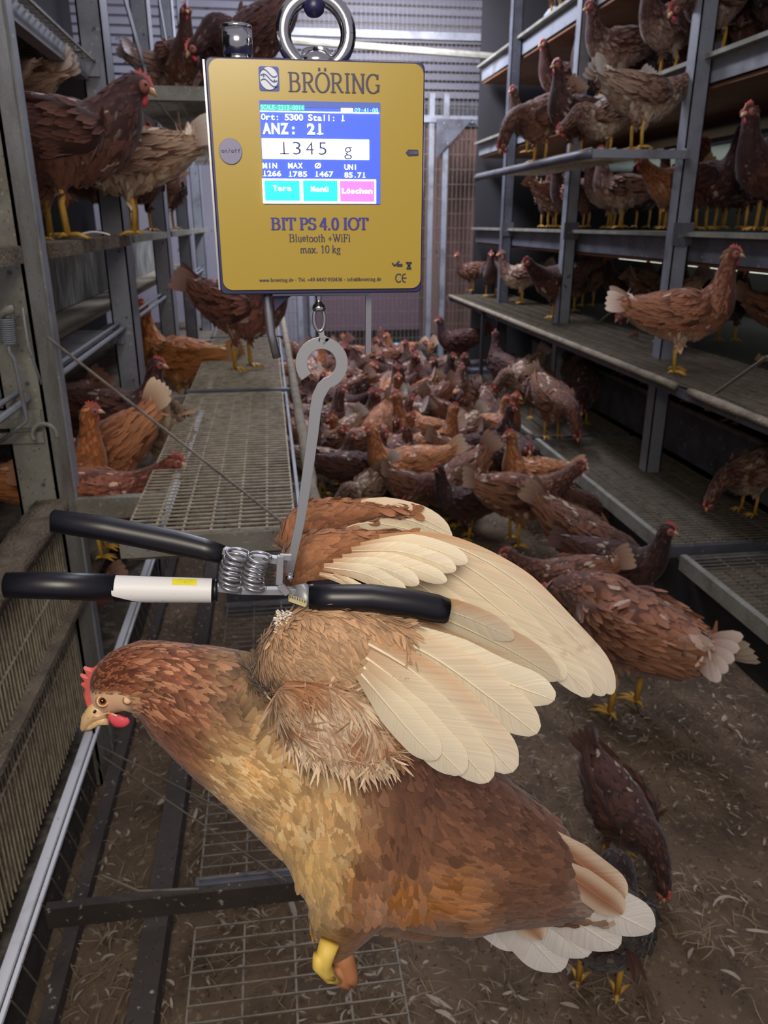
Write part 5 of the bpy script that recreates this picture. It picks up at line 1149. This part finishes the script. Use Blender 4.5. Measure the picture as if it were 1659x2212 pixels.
b = MB(); b.tube([onskin(x, y, .0004) for x, y in ((200, 1549), (215, 1545), (235, 1540), (252, 1546))], [.0004, .0012, .0014, .0006], 6); hadd('mouth_line', b, 'face')
# foot
b = MB(); b.tube([HP(712, 2035, -.06), HP(703, 2062, -.065), HP(697, 2085, -.065), HP(712, 2112, -.062), HP(735, 2122, -.058)], [.0095, .0088, .0085, .0055, .002], 14)
b.tube([HP(690, 2062, -.068), HP(688, 2085, -.07), HP(702, 2105, -.068), HP(722, 2116, -.064)], [.006, .0062, .0045, .002], 12)
hadd('leg', b, 'legs2', lab='bright yellow curled foot')
b = MB(); b.tube([HP(735, 2040, -.035), HP(742, 2075, -.035), HP(755, 2108, -.04), HP(768, 2125, -.042)], [.0105, .0115, .009, .004], 14)
b.tube([HP(725, 2085, -.04), HP(735, 2115, -.045), HP(755, 2135, -.045)], [.008, .007, .003], 12); hadd('leg', b, 'pinkleg', lab='brown shaded foot')  # shade on the rear foot is put into its brown colour
# tail
def flightpx(pts, wpx, name, par, cols, d=(0, 0), nrm=None, curl=.10, tip=.3, K=14):
    m_ = len(pts); P = [tuple(HP(x, y, d[0]+(d[1]-d[0])*i/(m_-1))) for i, (x, y) in enumerate(pts)]; k = pxm(P[m_//2])
    q = vane(P, wpx*k*.5, nrm if nrm is not None else tuple(-HD), curl=curl, K=K, J=8, cols=cols, tip=tip)
    o = q.build(name, G['flight'], par, True); return o
def creamcol(rust=0, side=0, base=(170, 112, 72), dark=1.0):
    c0 = S3(244, 230, 198); c1 = S3(*base); w = S3(248, 244, 232)
    def f(u, t):
        c = c0*(1-.3*t)+w*.3*t; k = np.clip((.35-t)/.35, 0, 1)*.75; c = c*(1-k)+c1*k
        if rust: r_ = np.clip((u*side)*1.2+.1, 0, 1)*rust*np.clip(1.15-t, 0, 1); c = c*(1-r_)+S3(206, 134, 66)*r_
        return c*dark*(.93+.07*abs(u))
    return f
def stained(f):
    def g(u, t):
        c = f(u, t); n_ = noise.noise(Vector((u*2.2, t*26, 3)))+.6*noise.noise(Vector((u*6, t*60, 9))); k = np.clip((n_-.18)*3, 0, 1)*np.clip(1-abs(t-.72)/.16, 0, 1)
        return c*(1-k*.75)+S3(120, 70, 38)*k*.75
    return g
def whitecol(u, t):
    c = S3(222, 216, 206); k = np.clip((.45-t)/.3, 0, 1); return c*(1-k)+S3(150, 98, 66)*k
def tancol(u, t):
    k = np.clip((abs(u)-.2)/.5, 0, 1)*.7+np.clip((t-.8)/.2, 0, 1)*.3; return S3(160, 110, 78)*(1-k)+S3(220, 202, 176)*k
tail = empty('tail', HP(1230, 1950), None, None); tail.parent = hero; tail.location = tail.location-hero.location
for i, (pts, w, c, dd) in enumerate([
 ([(1000, 1930), (1060, 1995), (1130, 2050)], 80, whitecol, .02), ([(1040, 1910), (1120, 2000), (1212, 2098)], 110, whitecol, .012), ([(1080, 1900), (1180, 1990), (1270, 2066)], 100, whitecol, .005),
 ([(1110, 1890), (1230, 1980), (1335, 2048)], 105, whitecol, -.002), ([(1130, 1850), (1270, 1940), (1410, 2012)], 112, whitecol, -.008), ([(1160, 1850), (1250, 1905), (1345, 1975)], 74, tancol, -.018),
 ([(1140, 1780), (1260, 1870), (1350, 1940)], 80, tancol, -.012), ([(1040, 1890), (1110, 1960), (1170, 2030)], 72, tancol, -.01)]):
    flightpx(pts, w, 'tail_feather', tail, c, (dd, dd-.004), tip=.22)
# ---- wings
def armmesh(rows, dd, N, seed, base, tipc, size=(.020, .010), flow=None, rest=None, lift=.12, jit=.25):
    b = MB(); C = loft(b, HR(rows, dd), 6, 18, SIDE); me = fuse(b, .003, 3, 'wing_arm')
    def col(p, rg):
        r = rg.random((len(p), 1)); x, y = topx(p); k = np.zeros((len(p), 1)) if rest is None else rest(x, y)[:, None]
        c = (K_(*base)*(1-k)+K_(222, 196, 150)*k)*(.6+.6*r); return c, c*.6+K_(*tipc)*.4*(.8+.4*r)
    vv_, _ = mesh_np(me); c0, _ = col(vv_, np.random.default_rng(seed)); setcol(me, np.clip(c0*.6, 0, 1)); me.shade_smooth()
    fl = C if flow is None else np.array([tuple(HP(x, y, dd))+(0, 0) for x, y in flow])
    V, Fq, Cc = scatter(me, N, [catmull(fl, 4) if flow else fl], lambda p, rg: (size[0]*(.6+.8*rg.random(len(p))), size[1]*(.7+.6*rg.random(len(p)))), col, seed=seed, lift=lift, jit=jit)
    UVv = np.tile(np.array([(u, t, 0) for t in TS for u in (-1, 0, 1)]), (len(V)//15, 1)); UVv[:, 2] = np.repeat(np.random.default_rng(seed).random(len(V)//15)*60, 15)
    return me, npmesh('coverts', V, Fq, Cc, UVv)
def wing(name, rows, dd, N, seed, base, tipc, lab, **k):
    w = empty(name, HP(rows[0][0], rows[0][1], dd), None, None); w.parent = hero; w.location = w.location-hero.location; w['label'] = lab
    a, c = armmesh(rows, dd, N, seed, base, tipc, **k)
    for nm, me in (('wing_arm', a), ('coverts', c)): hchild(obj(nm, me, G['hero']), w)
    return w
# hindmost wing piece
wc = wing('wing', [(640, 1190, 40, 24), (665, 1140, 46, 26), (720, 1115, 36, 20), (800, 1103, 20, 12), (880, 1105, 8, 6)], .075, 1800, 31, (150, 98, 70), (196, 144, 104), 'upper back edge of the raised far wing', size=(.015, .0062), lift=.07, jit=.18)
for pts, w in (([(700, 1120), (800, 1098), (900, 1115), (972, 1152)], 52), ([(705, 1140), (800, 1112), (890, 1125), (976, 1162)], 60), ([(700, 1160), (780, 1130), (870, 1140), (960, 1168)], 50)):
    flightpx(pts, w, 'flight_feather', wc, creamcol(.3, 1), (.07, .075), curl=.2)
# far wing sweeping over the clamp
wb = wing('wing', [(648, 1262, 40, 24), (668, 1225, 64, 34), (730, 1205, 64, 34), (800, 1192, 48, 26), (880, 1180, 30, 16), (960, 1192, 14, 9)], .035, 4200, 32, (146, 94, 66), (196, 146, 104), 'far wing swept over the black jaws with long cream primaries', size=(.015, .0062), lift=.07, jit=.18, rest=lambda x, y: smooth(1215, 1265, y)*smooth(760, 860, x)*.8)
prim = [([(820, 1165), (960, 1172), (1110, 1250), (1225, 1362), (1290, 1435), (1322, 1500)], 60, .5), ([(815, 1178), (955, 1195), (1100, 1288), (1205, 1390), (1270, 1455), (1305, 1503)], 66, .25), ([(810, 1192), (945, 1220), (1080, 1318), (1185, 1415), (1245, 1470), (1275, 1505)], 70, .15), ([(805, 1205), (930, 1248), (1050, 1340), (1140, 1410), (1190, 1440), (1220, 1468)], 72, .1), ([(800, 1215), (905, 1262), (1000, 1335), (1080, 1390), (1125, 1412)], 66, .1)]
for i, (pts, w, r_) in enumerate(prim): flightpx(pts, w-4, 'flight_feather', wb, (stained(creamcol(r_, 1)) if i in (0, 1, 2) else creamcol(r_, 1)), (.02+.0*i, .012-.006*i+.02), curl=.16, tip=.16, K=40 if i < 3 else 16)
for i, (pts, w) in enumerate([([(850, 1290), (965, 1338), (1095, 1400), (1208, 1468)], 84), ([(850, 1315), (950, 1370), (1060, 1420), (1150, 1452)], 56), ([(860, 1290), (1000, 1330), (1110, 1380)], 60)]):
    flightpx(pts, w, 'flight_feather', wb, creamcol(1.0, 1, (150, 96, 66), .7), (-.02, -.03), curl=.15)
for i, (pts, w, dd) in enumerate([([(700, 1225), (790, 1240), (862, 1278), (885, 1282)], 44, -.028), ([(740, 1205), (840, 1212), (965, 1256)], 40, -.020), ([(760, 1190), (870, 1192), (985, 1232)], 44, -.012), ([(720, 1215), (820, 1225), (905, 1262)], 40, -.026), ([(780, 1180), (900, 1176), (1010, 1215)], 44, -.002), ([(690, 1240), (760, 1262), (800, 1300)], 22, -.03), ([(720, 1240), (775, 1268), (822, 1296)], 18, -.031)]):
    flightpx(pts, w, 'covert_feather', wb, creamcol(.25, -1, (178, 118, 72)), (dd, dd-.004), curl=.2, tip=.2)
# near wing: pale underside fan
wa = wing('wing', [(560, 1470, 14, 10, .03), (590, 1455, 44, 24, .015), (640, 1425, 84, 34, .002), (680, 1405, 98, 34), (735, 1400, 100, 34), (810, 1390, 74, 24), (880, 1375, 34, 12)], -.05, 14000, 33, (184, 142, 106), (216, 186, 150), 'near wing hanging open below the jaws, pale rounded feathers', flow=[(640, 1380), (760, 1470), (880, 1620)], size=(.017, .0026), lift=.16, jit=.3, rest=lambda x, y: smooth(1400, 1520, y+.3*(x-700))*.8)
fan = [([(800, 1345), (945, 1402), (1075, 1466), (1198, 1512)], 92, .0, -.046), ([(800, 1355), (930, 1415), (1050, 1500), (1160, 1585)], 96, .25, -.052), ([(795, 1390), (900, 1455), (1010, 1560), (1108, 1668)], 104, .55, -.058), ([(790, 1420), (880, 1490), (970, 1590), (1055, 1690)], 100, .1, -.064), ([(785, 1440), (850, 1510), (930, 1600), (1000, 1672)], 92, .0, -.070), ([(780, 1455), (835, 1520), (895, 1590), (945, 1640)], 76, .0, -.075)]
for pts, w, r_, dd in fan: flightpx(pts, w, 'flight_feather', wa, creamcol(r_, 1, (196, 160, 124)), (dd-.004, dd), curl=.16, tip=.2, K=18)
rgf = random.Random(9)
dm = MB(); loft(dm, HR([(600, 1490, 30, 8), (665, 1530, 80, 13), (735, 1568, 84, 13), (795, 1598, 52, 10), (840, 1618, 14, 6)], -.062), 5, 14, SIDE); dme = fuse(dm, .003, 2, 'down_base')
def dcol(p, rg):
    r = rg.random((len(p), 1)); x, y = topx(p); n_ = np.array([noise.noise(Vector((a*60, b*60, 5))) for a, b in zip(p[:, 0], p[:, 2])])[:, None]; k = np.clip(.55+n_*1.6, 0, 1)
    c = (K_(226, 204, 174)*k+K_(170, 120, 84)*(1-k))*(.65+.5*r); return c, c*1.05
fl2 = catmull([tuple(HP(x, y, -.06))+(0, 0) for x, y in ((600, 1440), (700, 1530), (770, 1640))], 5)
c0_, _ = dcol(mesh_np(dme)[0], np.random.default_rng(1)); setcol(dme, np.clip(c0_*.8, 0, 1)); dme.shade_smooth()
V, Fq, Cc = scatter(dme, 7000, [fl2], lambda p, rg: (.024*(.5+rg.random(len(p))), .0017*(.6+.9*rg.random(len(p)))), dcol, lift=.14, jit=.35, seed=91)
hchild(obj('down_base', dme, G['hero']), wa); hchild(obj('down', npmesh('down', V, Fq, Cc, np.zeros((len(V), 3))), G['hero']), wa)
# white down tuft at the shoulder
b = MB()
for i in range(420):
    x0, y0 = 616+rgf.uniform(-14, 16), 1350+rgf.uniform(-26, 26); a = rgf.uniform(2.2, 4.6); l = rgf.uniform(10, 26)
    p = HP(x0, y0, -.045+rgf.uniform(-.01, .01)); q = HP(x0+l*math.cos(a)*.6, y0-l*math.sin(a)*.5, -.045+rgf.uniform(-.015, .015)); b.bar(p, q, .0008, .0008)
hadd('down_tuft', b, 'fluff', lab='white down tuft')
# ------------------------------------------------------------------ litter on the ground
b = MB(); bs = MB(); rgl = random.Random(21)
def curl_feather(mbx, x, y, z, L, wd, ang, cv, tilt=0):
    pts = []; a = ang; px_, py_ = x, y; n = 5
    for i in range(n+1):
        t = i/n; pts.append((px_, py_, z+tilt*math.sin(math.pi*t)*L)); a += cv/n; px_ += math.cos(a)*L/n; py_ += math.sin(a)*L/n
    vs = []; 
    for i, p in enumerate(pts):
        t = i/n; w_ = wd*(.25+1.0*math.sin(math.pi*min(1, t*.9+.08))); d = (pts[min(i+1, n)][0]-pts[max(i-1, 0)][0], pts[min(i+1, n)][1]-pts[max(i-1, 0)][1]); l = math.hypot(*d)+1e-9
        vs += [(p[0]-d[1]/l*w_, p[1]+d[0]/l*w_, p[2]+CH), (p[0], p[1], p[2]+CH+wd*.5), (p[0]+d[1]/l*w_, p[1]-d[0]/l*w_, p[2]+CH)]
    mbx.add(vs, [(i*3+j, i*3+j+1, i*3+j+4, i*3+j+3) for i in range(n) for j in range(2)])
for i in range(15000):
    y = .75+(rgl.random()**1.5)*5.5; x = rgl.uniform(-.5, 1.6)
    if noise.noise(Vector((x*3.5, y*3.5, 8))) < rgl.uniform(-.5, .25): continue
    if rgl.random() < .3: curl_feather(b, x, y, -1.442+rgl.uniform(0, .006), rgl.uniform(.01, .035), rgl.uniform(.0008, .0032), rgl.uniform(0, 6.28), rgl.uniform(-1.8, 1.8), rgl.uniform(0, .15))
    else: curl_feather(bs, x, y, -1.442+rgl.uniform(0, .01), rgl.uniform(.02, .07), rgl.uniform(.0005, .0014), rgl.uniform(0, 6.28), rgl.uniform(-.8, .8), rgl.uniform(0, .2))
thing('feather_litter', b, G['shed'], 'countless small shed feathers lying over the litter floor', 'feathers', kind='stuff')
thing('straw_litter', bs, G['straw'], 'countless straw bits strewn over the litter floor', 'straw', kind='stuff')
LF = [(920, 2150, .075, .008, 5.4, .3, 'white shed feather on the litter at the bottom centre'), (1540, 1960, .10, .006, 1.0, -1.6, 'curved pale feather on the litter at the lower right'), (1600, 2010, .09, .007, 5.8, .3, 'long feather lying right of the curved one'), (940, 2185, .06, .009, 5.9, -.6, 'broad curled feather at the bottom centre'), (1560, 1560, .05, .012, .5, .6, 'white fluffy feather near the right ledge foot'), (1250, 2180, .045, .008, 2.6, .2, 'small white feather at the bottom under the shadow hen'), (1600, 2120, .05, .008, 2.0, .6, 'pale feather at the lower right corner'), (415, 1780, .07, .008, 1.2, .4, 'feather beside the low bracket at the lower left'), (340, 1740, .05, .012, .3, 1.4, 'curled white feather left of the low bracket'), (640, 1990, .09, .010, 1.7, .2, 'long feather beneath the nearest low wire panel'), (330, 2080, .06, .01, 2.4, .8, 'feather clump at the lower left corner')]
for x, y, L, wd, a, cv, lb in LF:
    b = MB(); p = atz(x, y, -1.435); curl_feather(b, p.x, p.y, -1.432, L*.8, wd*.5, a, cv, .08); thing('shed_feather', b, G['shed'], lb, 'feather', 'larger shed feathers')
wf = MB(); p = atx(185, 478, -.50)
curl_feather(wf, -.53, 2.45, -.035, .09, .008, .2, .4, .1); thing('shed_feather', wf, G['fluff'], 'white feather lying on the left perch board at the big hen feet', 'feather', 'larger shed feathers')
